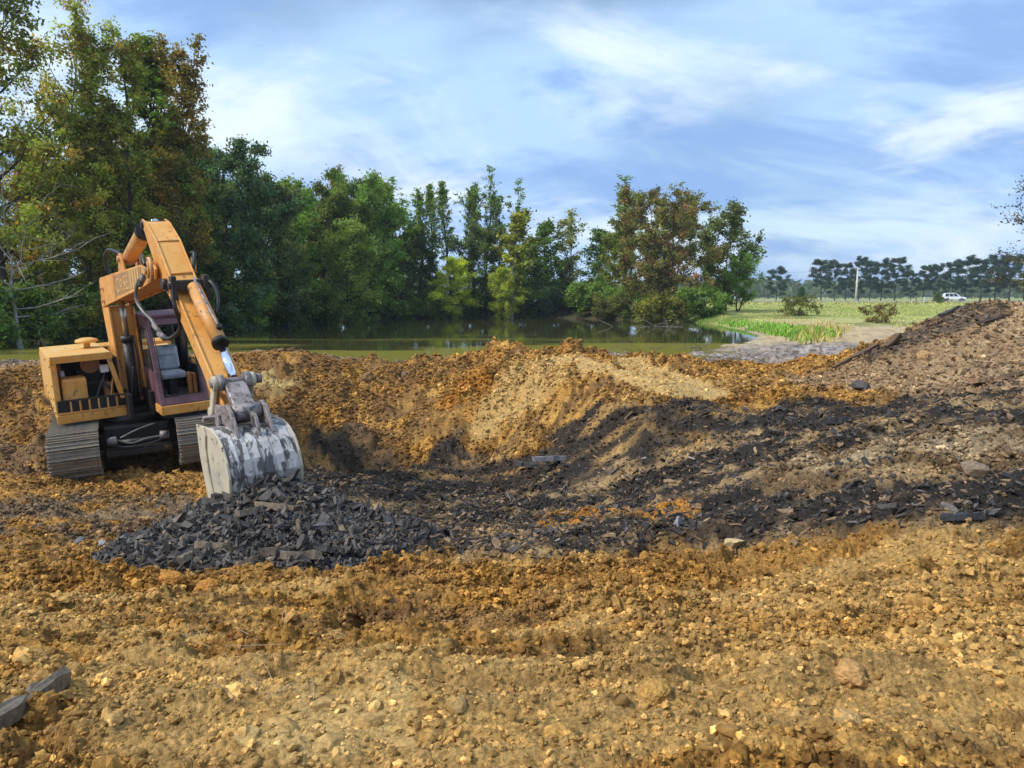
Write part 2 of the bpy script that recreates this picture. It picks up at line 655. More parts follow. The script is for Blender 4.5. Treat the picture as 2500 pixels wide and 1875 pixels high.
# pit floor behind the machine and the far wall
for px, py, Y in ((-100, 1080, 16.2), (100, 1060, 16.6), (350, 1060, 16.9), (600, 1085, 15.8), (760, 1110, 15.2), (850, 1105, 15.6), (1000, 1100, 15.2), (1120, 1120, 14.6),
                  (-100, 1000, 17.6), (100, 985, 18.0), (350, 975, 18.0), (600, 990, 17.2), (760, 1010, 16.7), (850, 1020, 16.6), (1000, 1010, 16.2), (1150, 1010, 15.6),
                  (-100, 920, 19.2), (50, 900, 19.4), (350, 900, 19.0), (600, 920, 18.4), (760, 920, 18.0), (900, 930, 17.6), (1080, 900, 17.4), (1180, 900, 16.8), (1300, 930, 15.6),
                  (-200, 894, 20.2), (0, 889, 20.3), (150, 889, 20.2), (350, 872, 20.0), (520, 872, 19.6), (650, 866, 19.3), (740, 872, 19.2), (900, 896, 18.8), (980, 890, 18.8), (1080, 870, 18.8), (1180, 856, 18.6), (1270, 848, 18.4), (1340, 858, 18.2), (1415, 848, 18.4), (1520, 868, 18.2), (1600, 880, 18.0),
                  (1250, 1080, 14.6), (1300, 1010, 14.4), (1400, 900, 15.6), (1400, 980, 13.6), (1350, 1080, 13.6), (1330, 1150, 12.6),
                  # dark lip and the bench behind it
                  (1480, 985, 12.4), (1560, 968, 12.0), (1650, 966, 11.8), (1720, 985, 11.8), (1640, 925, 13.6), (1560, 900, 15.0), (1750, 930, 13.6), (1700, 880, 16.4), (1850, 890, 15.6), (1900, 930, 13.2), (1820, 1000, 11.4), (1940, 985, 11.2), (1990, 960, 11.6),
                  (1480, 1080, 11.6), (1600, 1060, 11.0), (1500, 1160, 10.8), (1650, 1150, 10.0), (1800, 1080, 10.2), (1950, 1080, 9.4), (1600, 1240, 9.0), (1850, 1180, 8.4), (2050, 1060, 9.2),
                  # spoil mound on the right
                  (2400, 738, 13.0), (2510, 746, 13.0), (2650, 760, 13.0), (2310, 770, 13.3), (2200, 812, 13.6), (2110, 862, 13.8), (2020, 905, 13.8), (2480, 840, 11.6), (2350, 850, 11.9), (2220, 900, 11.9), (2120, 940, 11.9),
                  (2480, 945, 10.0), (2300, 960, 10.3), (2150, 1000, 10.2), (2480, 1040, 8.6), (2250, 1060, 8.7), (2480, 1150, 7.2), (2200, 1160, 7.3), (2000, 1190, 7.7), (2480, 1250, 6.1), (2200, 1260, 6.3)):
    cy_(px, py, Y)
# backs of the berm and the mound
for x, y, z in ((-16, 23, .8), (-10, 22.5, .8), (-5, 22, .75), (0, 21.5, .8), (3, 21, .9), (6, 20.5, 1.08), (9, 20.5, 1.16), (13, 20, 1.2), (17, 20, 1.2),
                (8, 17.5, 1.25), (10.5, 17, 1.6), (14, 17, 1.8), (11, 15, 2.3), (6.5, 18.3, 1.15), (5.2, 17.8, 1.3), (-14, 17, .9), (-13, 12, .4), (-11, 8, .6), (-8, 5, 1.0), (9, 6, 1.4), (12, 9, 1.9), (14, 13, 2.6), (0, 0, 1.3), (-4, 0, 1.3), (4, 0, 1.35), (0, -4, 1.3), (8, 1, 1.4), (-8, 1, 1.2)):
    ctrl.append((x, y, z))
ctrl = np.array(ctrl)


def _tk(r2):
    return 0.5 * r2 * np.log(r2 + 1e-9)


_n = len(ctrl)
_d2 = ((ctrl[:, None, :2] - ctrl[None, :, :2]) ** 2).sum(-1)
_A = np.zeros((_n + 3, _n + 3))
_A[:_n, :_n] = _tk(_d2) + np.eye(_n) * 0.02
_A[:_n, _n] = 1
_A[:_n, _n + 1:] = ctrl[:, :2]
_A[_n, :_n] = 1
_A[_n + 1:, :_n] = ctrl[:, :2].T
_b = np.zeros(_n + 3)
_b[:_n] = ctrl[:, 2]
_w = np.linalg.solve(_A, _b)


def h_near(x, y):
    out = np.full(x.shape, _w[_n])
    out = out + _w[_n + 1] * x + _w[_n + 2] * y
    for i in range(_n):
        out += _w[i] * _tk((x - ctrl[i, 0]) ** 2 + (y - ctrl[i, 1]) ** 2)
    return out


pond = [at_z(px, py, WATER_Z)[:2] for px, py in ((-900, 872), (-300, 860), (0, 845), (180, 830), (400, 812), (560, 800), (750, 787), (900, 779), (1100, 776), (1300, 775), (1500, 780), (1650, 786), (1740, 792),
                                                 (1790, 802), (1830, 812), (1840, 822), (1800, 836), (1740, 850), (1690, 862), (1640, 882))]
pond += [np.array(p) for p in ((4.6, 22.8), (2.6, 22.2), (0, 21.8), (-6, 21.8), (-14, 22.5), (-24, 23.5), (-34, 24))]
pond = np.array(pond)


def poly_sd(x, y, poly):
    """signed distance, negative inside"""
    d = np.full(x.shape, 1e9)
    ins = np.zeros(x.shape, bool)
    n = len(poly)
    for i in range(n):
        ax, ay = poly[i]
        bx, by = poly[(i + 1) % n]
        ex, ey = bx - ax, by - ay
        t = np.clip(((x - ax) * ex + (y - ay) * ey) / (ex * ex + ey * ey), 0, 1)
        d = np.minimum(d, (x - ax - ex * t) ** 2 + (y - ay - ey * t) ** 2)
        c = ((ay > y) != (by > y)) & (x < (bx - ax) * (y - ay) / (by - ay + 1e-12) + ax)
        ins ^= c
    d = np.sqrt(d)
    return np.where(ins, -d, d)


def h_far(x, y):
    sd = poly_sd(x, y, pond) + (fbm(x * 0.5, y * 0.5, 3, 5) - 0.5) * 0.8
    r = np.hypot(x, y)
    base = np.interp(y, [0, 20, 28, 33, 38, 44, 60, 100, 160, 400, 3000], [1.1, 1.13, 1.14, 1.2, 1.36, 1.42, 1.62, 1.92, 2.0, 2.05, 2.2])
    out = WATER_Z + (base - WATER_Z) * sstep(0, 2.6, sd)
    return np.where(sd < 0, WATER_Z - np.minimum(0.9, -sd * 0.28), out)


def h_base(x, y):
    t = sstep(20.3, 22.6, y)
    side = sstep(13, 20, np.abs(x))
    hn = np.clip(h_near(np.clip(x, -18, 18), np.clip(y, -5, 24)), -0.6, 3.2)
    hn = hn * (1 - side) + 1.15 * side
    back = sstep(0, -8, y)
    hn = hn * (1 - back) + 1.3 * back
    return hn * (1 - t) + h_far(x, y) * t


# zones of soil and of one sunlit slope, traced on the photograph (pixels of the 2212-wide view), read at each point's own place on the ground
S22 = 2500.0 / 2212.0


def zone(px, py, poly, jit=14, seed=0, blur=8):
    poly = np.array(poly, float) * S22
    jx = (fbm(px * 0.02, py * 0.035, 4, seed) - 0.5) * jit * 4
    jy = (fbm(px * 0.02, py * 0.035, 4, seed + 50) - 0.5) * jit * 2.4
    return sstep(blur, -blur, poly_sd(px + jx, py + jy, poly))


shale_z = [(640, 990), (690, 942), (790, 935), (850, 975), (930, 990), (985, 905), (1010, 960), (1090, 985), (1160, 975), (1230, 905), (1290, 875), (1380, 868), (1480, 852), (1560, 880), (1640, 890), (1690, 862), (1770, 850), (1860, 885), (2000, 850), (2230, 828),
           (2230, 905), (2000, 935), (1850, 965), (1700, 1005), (1600, 1050), (1760, 1085), (1900, 1040), (2060, 1020), (2230, 1010), (2230, 1120), (1950, 1130), (1760, 1150), (1560, 1172), (1400, 1190), (1000, 1215), (860, 1190), (760, 1100), (650, 1060)]
brown_z = [(1100, 1060), (1300, 1000), (1500, 960), (1600, 900), (1750, 880), (2230, 850), (2230, 1150), (1900, 1150), (1500, 1180), (1000, 1215), (900, 1150), (700, 1080), (640, 1040), (700, 1020), (1000, 1040)]
mound_z = [(1820, 800), (1900, 745), (1990, 700), (2100, 650), (2260, 640), (2260, 870), (2050, 870), (1900, 850), (1780, 835), (1700, 820)]
mound_dark_z = [(1860, 755), (1960, 715), (2080, 652), (2180, 648), (2160, 680), (2060, 720), (1960, 750), (1880, 785)]
mud_z = [(1440, 765), (1560, 735), (1700, 700), (1800, 690), (1900, 700), (1960, 725), (1900, 770), (1800, 790), (1650, 785), (1500, 780)]
orange_z = [(1150, 1120), (1250, 1100), (1390, 1095), (1480, 1075), (1520, 1100), (1500, 1125), (1380, 1110), (1250, 1130), (1160, 1140)]
orange2_z = [(930, 850), (1010, 800), (1060, 770), (1080, 800), (1040, 870), (960, 900)]
lit_slope_z = [(1030, 860), (1110, 780), (1180, 770), (1240, 800), (1180, 870), (1080, 920), (1020, 940)]  # left-facing slope, the light on it painted as a paler colour
pale2_z = [(560, 1540), (640, 1490), (760, 1490), (900, 1480), (890, 1560), (760, 1640), (640, 1660), (520, 1600)]
pale3_z = [(1200, 1300), (1500, 1310), (1800, 1290), (2230, 1270), (2230, 1330), (1800, 1345), (1500, 1370), (1200, 1360)]
pale4_z = [(1680, 985), (1850, 950), (2050, 930), (2230, 910), (2230, 985), (2000, 1010), (1850, 1030), (1700, 1020)]
grey_left_z = [(-20, 1090), (120, 1070), (300, 1060), (420, 1080), (440, 1130), (300, 1150), (160, 1175), (-20, 1150)]
darkclod_z = [(-20, 950), (100, 940), (110, 1010), (-20, 1030)]

_h1, _h2, _h3 = at_y(830, 1095, 15.0), at_y(830, 1045, 15.9), at_y(1010, 1090, 15.0)
HOLLOWS = [(_h1[0], _h1[1], .95, .45, -.34), (_h2[0], _h2[1], 1.1, .32, .20), (_h3[0], _h3[1], .5, .4, -.25), (_h3[0] + .3, _h3[1] + .8, .7, .3, .14)]
T1 = (at_y(1385, 880, 17.0), at_y(1640, 964, 12.3))
T2 = (at_y(1520, 878, 16.8), at_y(1720, 955, 12.6))
T3 = (at_y(640, 915, 18.2), at_y(700, 945, 17.6))


LANES = [(at_z(a_, b_, z_), at_z(c_, d_, z_)) for a_, b_, c_, d_, z_ in ((820, 1512, 2700, 1440, 1.0), (-200, 1470, 800, 1405, .75), (1450, 1405, 2700, 1335, 1.0), (-200, 1690, 900, 1610, 1.08), (1100, 1640, 2700, 1560, 1.15), (200, 1250, 560, 1290, .0), (700, 1225, 1500, 1205, .1), (1700, 1130, 2700, 1030, 1.35))]


def seg_dist(x, y, a, b):
    ex, ey = b[0] - a[0], b[1] - a[1]
    L2 = ex * ex + ey * ey
    t = ((x - a[0]) * ex + (y - a[1]) * ey) / L2
    tc_ = np.clip(t, 0, 1)
    return np.hypot(x - a[0] - ex * tc_, y - a[1] - ey * tc_), t * math.sqrt(L2)


def clods(x, y, scale, seed, fill=0.6):
    wx = x + (vnoise(x / scale * 1.7, y / scale * 1.7, seed + 3) - 0.5) * scale * 0.7
    wy = y + (vnoise(x / scale * 1.7, y / scale * 1.7, seed + 9) - 0.5) * scale * 0.7
    f, rid = worley(wx / scale, wy / scale, seed)
    rad = 0.30 + 0.35 * rid
    b = np.sqrt(np.clip(1 - (f / rad) ** 2, 0, 1))
    return b * np.where(rid < fill, 0.35 + rid, 0.0) * scale


def terrain(x, y, detail=True):
    """height, colour, wetness, looseness"""
    r = np.hypot(x, y)
    h0 = h_base(x, y)
    px, py = to_px(x, y, h0)
    near = (y > 1.5) & (y < 24)
    nearf = near.astype(float)
    dz_ = dict()
    shale = zone(px, py, shale_z, 12, 1) * nearf
    brown = zone(px, py, brown_z, 14, 2, 20) * nearf
    mound = zone(px, py, mound_z, 8, 3, 10) * nearf * (x > 3) * sstep(17.5, 16, y)
    mdark = zone(px, py, mound_dark_z, 10, 4) * nearf * (x > 3) * sstep(17.5, 16, y)
    mud = np.clip(zone(px, py, mud_z, 10, 5) * (y > 16.2) * (y < 60) + (y > 19) * (y < 24), 0, 1) * (x > 1)
    behind = sstep(19.3, 20.5, y) * (y < 60) * (x <= 14)
    orange = zone(px, py, orange_z, 10, 6) * nearf
    orange2 = zone(px, py, orange2_z, 12, 7, 14) * nearf
    pale = np.maximum(zone(px, py, lit_slope_z, 12, 8, 16), zone(px, py, pale2_z, 16, 9, 18)) * nearf
    pale3 = zone(px, py, pale3_z, 12, 10, 14) * nearf
    pale4 = zone(px, py, pale4_z, 14, 11, 16) * nearf
    greyl = np.maximum(zone(px, py, grey_left_z, 16, 12, 16), zone(px, py, darkclod_z, 14, 14, 12)) * nearf
    d1, t1 = seg_dist(x, y, T1[0], T1[1])
    d2, t2 = seg_dist(x, y, T2[0], T2[1])
    d3, t3 = seg_dist(x, y, T3[0], T3[1])
    tw = fbm(x * 1.5, y * 1.5, 3, 31) * 0.5 - 0.25
    tr = np.maximum(sstep(0.48, 0.36, d1 + tw * .5), sstep(0.48, 0.36, d2 + tw * .5)) * nearf
    tr3 = sstep(0.40, 0.30, d3 + tw * 0.6) * nearf
    # compacted lanes that run across the foreground
    lane = sstep(0.60, 0.72, fbm(x * 0.22 + 4, (y + 0.16 * x) * 1.3, 3, 41)) * sstep(9.5, 7.0, y) * sstep(1.5, 2.5, y)
    lane = np.maximum(lane, pale3 * 0.5)
    shoulder = np.zeros_like(x)
    rip = np.zeros_like(x)
    for q0, q1 in LANES:
        dl, tl = seg_dist(x, y, q0, q1)
        dl = dl + tw * .35
        ml = sstep(.27, .17, dl)
        lane = np.maximum(lane, ml * nearf)
        shoulder += np.exp(-((dl - .36) / .09) ** 2) * nearf
        rip += ml * (np.sin(tl * 2 * math.pi / .17) * .5 + .5) * nearf
    band = fbm(x * .20 + 11, (y + .10 * x) * 1.55, 3, 44) + .35 * (fbm(x * .5, (y + .1 * x) * 4.5, 3, 45) - .5)
    ridge = sstep(.50, .60, band) * nearf * sstep(9.5, 8.0, y) * sstep(1.6, 2.2, y)
    patch = sstep(.50, .62, fbm(x * .55 + 3, (y + .1 * x) * 1.7, 3, 43))
    smooth = np.clip(np.maximum(np.maximum(tr, tr3), sstep(.50, .42, band) * .55 * sstep(9.5, 8.0, y)) * 1.0 + 0 * x, 0, 1)
    smooth = np.clip(np.maximum(smooth, np.maximum(lane * 0.8, patch * .45 * sstep(2.5, 6, y))) + pale * 0.25, 0, 1)

    # ---- colour of the soil, with crevice shade and slope light painted in
    n1 = fbm(x * 0.9, y * 0.9, 4, 61)
    n2 = fbm(x * 3.1, y * 3.1, 4, 62)
    n3 = fbm(x * 9.0, y * 9.0, 3, 63)
    n4 = fbm(x * 0.5 + 9, (y + 0.34 * x) * 3.4, 4, 64)

    def C(r_, g_, b_):
        return np.array([r_, g_, b_])[None, :]

    def lerp(c, d, f):
        return c + (d - c) * f[:, None]
    n5 = fbm(x * .45 + 2, (y + .12 * x) * 3.6, 4, 67)
    n6 = fbm(x * 1.2 + 7, (y + .12 * x) * 7.5, 3, 68)
    c = np.repeat(C(.44, .225, .050), len(x), 0)
    c = lerp(c, C(.54, .305, .080), sstep(.46, .66, n1 * .5 + n5 * .5))
    c = lerp(c, C(.31, .16, .045), sstep(.50, .66, n2) * 0.7)
    c = lerp(c, C(.17, .10, .05), sstep(.51, .61, n6 * .6 + n5 * .4) * .75)  # dark brown streaks that paint in the shade of crevices
    c = lerp(c, C(.56, .345, .11), sstep(.56, .70, n4) * 0.5)
    c = lerp(c, C(.13, .062, .018), sstep(.51, .64, n3) * 0.8)  # dark soil spots that also stand in for shade between crumbs
    c = c * (.78 + .44 * vnoise(x * 23, y * 23, 66))[:, None]
    c = lerp(c, C(.34, .175, .045), ridge * .55)
    c = lerp(c, C(.50, .275, .072), smooth * (1 - tr) * .40 * nearf)
    c = lerp(c, C(.60, .40, .15), pale * 0.65)  # pale clay, plus the light painted onto the left-facing slope
    c = lerp(c, C(.60, .395, .15), np.maximum(lane * .4, tr * .8))
    c = lerp(c, C(.52, .41, .18), tr3 * .7)
    c = lerp(c, C(.47, .20, .03), np.maximum(orange2 * .6 * sstep(.35, .6, n2), 0))
    c = lerp(c, C(.17, .135, .10), greyl * .75 * sstep(.30, .52, n2 * .5 + n4 * .5))
    wallb = sstep(14.0, 15.2, y) * sstep(20, 19, y) * sstep(-1.0, -2.2, x + (n1 - .5) * 3)
    c = lerp(c, C(.21, .115, .045), wallb * sstep(.40, .56, n2 * .6 + n4 * .4) * .75)
    # brown mixed spoil
    mixn = n2 * .35 + n4 * .65
    bcol = lerp(np.repeat(C(.15, .100, .055), len(x), 0), C(.36, .245, .12), sstep(.46, .66, mixn))
    c = lerp(c, bcol, np.clip(brown * .92, 0, 1))
    mcol = lerp(np.repeat(C(.30, .20, .11), len(x), 0), C(.48, .34, .19), sstep(.44, .66, n1 * .5 + n3 * .5))
    c = lerp(c, mcol, mound * .95)
    c = lerp(c, C(.44, .33, .20), pale4 * .75 * sstep(.32, .56, n4))
    scol = lerp(np.repeat(C(.030, .026, .023), len(x), 0), C(.15, .105, .06), sstep(.47, .64, mixn))
    c = lerp(c, scol, shale * sstep(.72, .50, n4 * .6 + n2 * .4) * .96)
    c = lerp(c, C(.075, .058, .045), mdark * .8)
    c = lerp(c, C(.50, .225, .035), orange * .85 * sstep(.36, .52, n2))
    # mud, straw, field
    mudc = lerp(np.repeat(C(.25, .195, .15), len(x), 0), C(.42, .35, .30), sstep(.42, .66, n2))
    mudc = lerp(mudc, C(.10, .075, .055), sstep(.55, .7, n3))
    c = lerp(c, mudc, np.clip(np.maximum(mud, behind), 0, 1))
    far = sstep(23, 25, y)
    sdp = poly_sd(x, y, pond)
    nf = fbm(x * .35, y * .35, 4, 71)
    nf2 = fbm(x * .06, y * .10, 4, 72)
    straw = lerp(np.repeat(C(.52, .40, .23), len(x), 0), C(.40, .27, .14), sstep(.45, .7, n2))
    grass = lerp(np.repeat(C(.31, .34, .09), len(x), 0), C(.43, .42, .15), sstep(.40, .65, nf2))
    grass = lerp(grass, C(.16, .20, .045), sstep(.55, .75, nf))
    wood = lerp(np.repeat(C(.05, .045, .025), len(x), 0), C(.10, .085, .04), sstep(.4, .7, n2))
    right = sstep(10, 15, x + (n1 - .5) * 4 + np.clip(42 - y, 0, 20) * .5)
    fcol = lerp(mudc, straw, sstep(29, 35, y + (nf - .5) * 8 + np.clip(16 - x, -8, 8) * .3))
    fcol = lerp(fcol, grass, sstep(41, 50, y + (nf - .5) * 14 - (x - 16) * .1))
    fcol = lerp(wood, fcol, right)
    fcol = lerp(fcol, C(.06, .055, .03), sstep(0.3, -0.6, sdp))
    c = lerp(c, fcol, far)
    c = np.clip(c, .012, .8)

    wet = np.clip(np.maximum(mud, behind) * sstep(1.14, 1.03, h0) + far * (1 - sstep(30, 34, y)) * right * .8 + shale * .25, 0, 1)

    h = h0.copy()
    if detail:
        amp = (1 - .78 * smooth) * (1 - .45 * mound) * (1 - .35 * brown) * (1 - .45 * shale) * sstep(1.4, 2.4, np.abs(y)) * (1 - .5 * far)
        amp = amp * (1 - sstep(26, 40, y)) + .03
        loose = .55 + .75 * sstep(.40, .62, fbm(x * .8, y * .8, 3, 81))
        h += amp * loose * (clods(x, y, .52, 101, .30) * .20 + clods(x, y, .25, 102, .45) * .34 + clods(x, y, .12, 103, .6) * .42)
        h += amp * (clods(x, y, .062, 104, .75) * .60 + clods(x, y, .034, 107, .8) * .55 * sstep(10, 6, r)) * sstep(22, 14, r)
        h += amp * (fbm(x * 1.4, y * 1.4, 4, 91) - .5) * .22
        h += (fbm(x * .30, y * 2.0, 4, 92) - .5) * .16 * nearf * sstep(11, 8, y) * sstep(1, 3, y)
        h += (1 - smooth * .6) * (fbm(x * 14, y * 14, 3, 93) - .5) * .030 * sstep(24, 16, r)
        h += ridge * .085 - .03 * sstep(9.5, 8, y)
        h += shoulder * .045 - lane * .03 + rip * .014
        h -= .085 * amp * nearf * sstep(19.6, 18.6, y)
        # torn ridges and troughs of worked clay
        def billow(sx, sy, sd_):
            return 1 - np.abs(2 * fbm(x * sx, y * sy, 3, sd_) - 1) * 2.2
        rg = np.clip(billow(1.0, 2.3, 131), -.5, 1) * .095 + np.clip(billow(2.6, 5.2, 132), -.5, 1) * .055 + np.clip(billow(7, 12, 133), -.5, 1) * .016
        h += (rg - .05 * sstep(19.6, 18.6, y)) * nearf * (1 - .75 * smooth) * (1 - .5 * mound) * (1 - .4 * shale) * sstep(20, 15, y)
        pit = sstep(.64, .74, fbm(x * 1.9, y * 2.6, 3, 134))
        h -= pit * .10 * nearf * (1 - shale) * (1 - mound) * sstep(10, 8, y) * sstep(2.2, 3, y)
        wall = sstep(13.6, 15.2, y) * sstep(19.6, 18.6, y) * (1 - tr) * sstep(4.5, 2.5, x)
        h += wall * (clods(x, y, .85, 141, .55) * .30 + clods(x, y * 1.2, .42, 142, .6) * .42 + clods(x, y, .20, 143, .6) * .40 - .10)
        for (hx, hy, sx_h, sy_h, dh) in HOLLOWS:
            h += dh * np.exp(-((x - hx) / sx_h) ** 2 - ((y - hy) / sy_h) ** 2)
        pud = sstep(.56, .64, fbm(x * .30 + 5, y * .75, 3, 96)) * sstep(20.5, 22, y) * sstep(36, 32, y) * sstep(3, 6, x)
        h -= pud * .17
        # small plates and chips in the shale bands
        h += np.maximum(shale, np.maximum(brown, mound)) * (clods(x * .7, y, .085, 105, .8) * .35 + clods(x, y * .8, .17, 106, .4) * .22)
        # cleat prints
        h += tr * (np.sin(np.minimum(t1, 1e6) * 2 * math.pi / .28) * .5 + .5) * .050 - tr * .08
        h += tr3 * (np.sin(t3 * 2 * math.pi / .26) > .2) * .05
        h += (mud + behind * .5) * (fbm(x * 1.1, y * 1.1, 4, 94) - .5) * .18 * sstep(45, 30, y)
        h += right * far * sstep(34, 28, y) * (fbm(x * .8, y * .8, 4, 95) - .5) * .14
        # the undercut hollow in the foreground
        hol = at_z(1730, 1690, 1.05)
        dd = np.hypot((x - hol[0]) / .22, (y - hol[1]) / .14)
        h -= .17 * np.exp(-dd ** 2)
        h += .10 * np.exp(-(np.hypot((x - hol[0] + .26) / .2, (y - hol[1] - .05) / .14)) ** 2)
    return h, c, wet, (shale, brown, mound, mdark, mud, smooth, tr, far, px, py)


# polar sheet: fine in front of the camera, coarse elsewhere and out to the horizon
ang = np.concatenate([np.linspace(-180, -60, 18), np.linspace(-57, -38, 24), np.linspace(-37.2, 37.2, 800), np.linspace(38, 57, 24), np.linspace(60, 180, 18)]) * math.pi / 180
rr_ = [0.25, .6, 1.0, 1.4, 1.8]
r_ = 2.1
while r_ < 35:
    rr_.append(r_)
    r_ += 0.0040 + 0.00215 * r_ + 0.00006 * r_ * r_
while r_ < 2600:
    rr_.append(r_)
    r_ *= 1.022 if r_ < 90 else 1.08
rad = np.array(rr_)
NA, NR = len(ang), len(rad)
AA, RR = np.meshgrid(ang, rad)
X, Y = (np.sin(AA) * RR).ravel(), (np.cos(AA) * RR).ravel()
hz, hcol, hwet, hmask = terrain(X, Y)
gi = np.arange(NA * NR).reshape(NR, NA)
quads = np.stack([gi[:-1, :-1].ravel(), gi[:-1, 1:].ravel(), gi[1:, 1:].ravel(), gi[1:, :-1].ravel()], 1)
gv = np.stack([X, Y, hz], 1)
gme = fast_mesh('ground', gv, quads[:, ::-1], [M['ground']], True)
set_col(gme, 'Col', hcol)
set_val(gme, 'Wet', hwet)
ground = link('ground', gme)
prop(ground, kind='structure')
print('ground', NA, NR, len(quads))


def g_at(x, y):
    """height of the built ground sheet (nearest grid corner)"""
    a, r = math.atan2(x, y), math.hypot(x, y)
    i = min(int(np.searchsorted(ang, a)), NA - 1)
    j = min(int(np.searchsorted(rad, r)), NR - 1)
    return float(hz[j * NA + i])


# water
t = NT('murky_pond_water')
pos = t.n('ShaderNodeNewGeometry').outputs['Position']
w1 = t.noise(0.16, 6, 0.6, 0.5, pos, (0.45, 1.6, 1))
spy = t.n('ShaderNodeSeparateXYZ')
t.nt.links.new(pos, spy.inputs[0])
ny = t.math('MULTIPLY', t.math('SUBTRACT', spy.outputs[1], 34.0), -0.016)
alg = t.ramp(t.math('ADD', w1, ny), 0.44, 0.60)
wb = t.bump(t.noise(2.2, 4, 0.5, 0.2, pos, (0.7, 1.6, 1)), 0.05, 0.03)
fl = t.ramp(t.noise(6, 5, 0.7, 0, pos, (0.6, 1.5, 1)), 0.68, 0.72)
wc = t.mix(fl, (0.165, 0.150, 0.028), (0.34, 0.33, 0.16))
b_w = t.n('ShaderNodeBsdfPrincipled')
t.put(b_w.inputs['Base Color'], (0.060, 0.056, 0.020))
b_w.inputs['Roughness'].default_value = 0.03
b_w.inputs['IOR'].default_value = 1.33
t.nt.links.new(wb, b_w.inputs['Normal'])
b_a = t.n('ShaderNodeBsdfDiffuse')
t.put(b_a.inputs['Color'], wc)
mx = t.n('ShaderNodeMixShader')
t.nt.links.new(t.math('MULTIPLY', alg, 0.78), mx.inputs[0])
t.nt.links.new(b_w.outputs[0], mx.inputs[1])
t.nt.links.new(b_a.outputs[0], mx.inputs[2])
t.nt.links.new(mx.outputs[0], t.out.inputs[0])
M['water'] = t.m
mb = MB()
hull = [(-60, 20.2), (16.5, 20.2), (20, 26), (26, 40), (26, 90), (-60, 90)]
mb.raw([(x, y, WATER_Z) for x, y in hull], [tuple(range(len(hull)))])
water = prop(mb.build('water', M['water']), kind='structure')

# road beyond the field
ROAD_A, ROAD_B = np.array([-60., 205.]), np.array([230., 118.])
rd = (ROAD_B - ROAD_A) / np.linalg.norm(ROAD_B - ROAD_A)
rn_ = np.array([-rd[1], rd[0]])


def road_pt(px):
    """point of the road's middle line seen at column px"""
    k = (px - 1250.0) / F / 1.0
    # x = k*y (level horizon, pitch ignored)  ->  A + s*rd
    s_ = (k * ROAD_A[1] - ROAD_A[0]) / (rd[0] - k * rd[1])
    return ROAD_A + rd * s_


RZ = 2.22
mb = MB()
N = 40
vv, ff = [], []
for i in range(N + 1):
    p = ROAD_A + (ROAD_B - ROAD_A) * (i / N)
    for off, z in ((-9, 1.9), (-4.2, RZ - .03), (-3.4, RZ), (3.4, RZ), (4.2, RZ - .03), (9, 1.9)):
        q = p + rn_ * off
        vv.append((q[0], q[1], z))
for i in range(N):
    for k in range(5):
        a = i * 6 + k
        ff.append((a, a + 1, a + 7, a + 6))
mb.raw(vv, ff)
M['asphalt'] = plain_mat('worn_asphalt', (0.24, 0.235, 0.225), 0.9, 0, 0.2, 0.15, 0.4)
road = prop(mb.build('road', M['asphalt']), kind='structure')

# ================================================================== EXCAVATOR
# local frame of the upper works: x to the machine's left (picture right), y to its rear, z up
EX_LOC = (-7.370, 15.193, -0.188)
ex = empty('excavator', EX_LOC)
ex.rotation_mode = 'QUATERNION'
_yaw, _pit, _rol = (math.radians(a) for a in (35.455, 2.427, -3.869))
ex.rotation_quaternion = (Matrix.Rotation(_yaw, 3, 'Z') @ Matrix.Rotation(_pit, 3, 'X') @ Matrix.Rotation(_rol, 3, 'Y')).to_quaternion()
prop(ex, 'old orange crawler excavator with open engine bay, its bucket resting on the black shale pile', 'excavator')

# ---- undercarriage, slewed against the upper works
UC = Matrix.Rotation(math.radians(27.0 - 35.455), 4, 'Z')


def ucv(x, y, z):
    return tuple(UC @ Vector((x, y, z)))


TL, TR = 1.60, 0.39        # half length between wheel centres + radius, wheel radius
ZW = 0.53


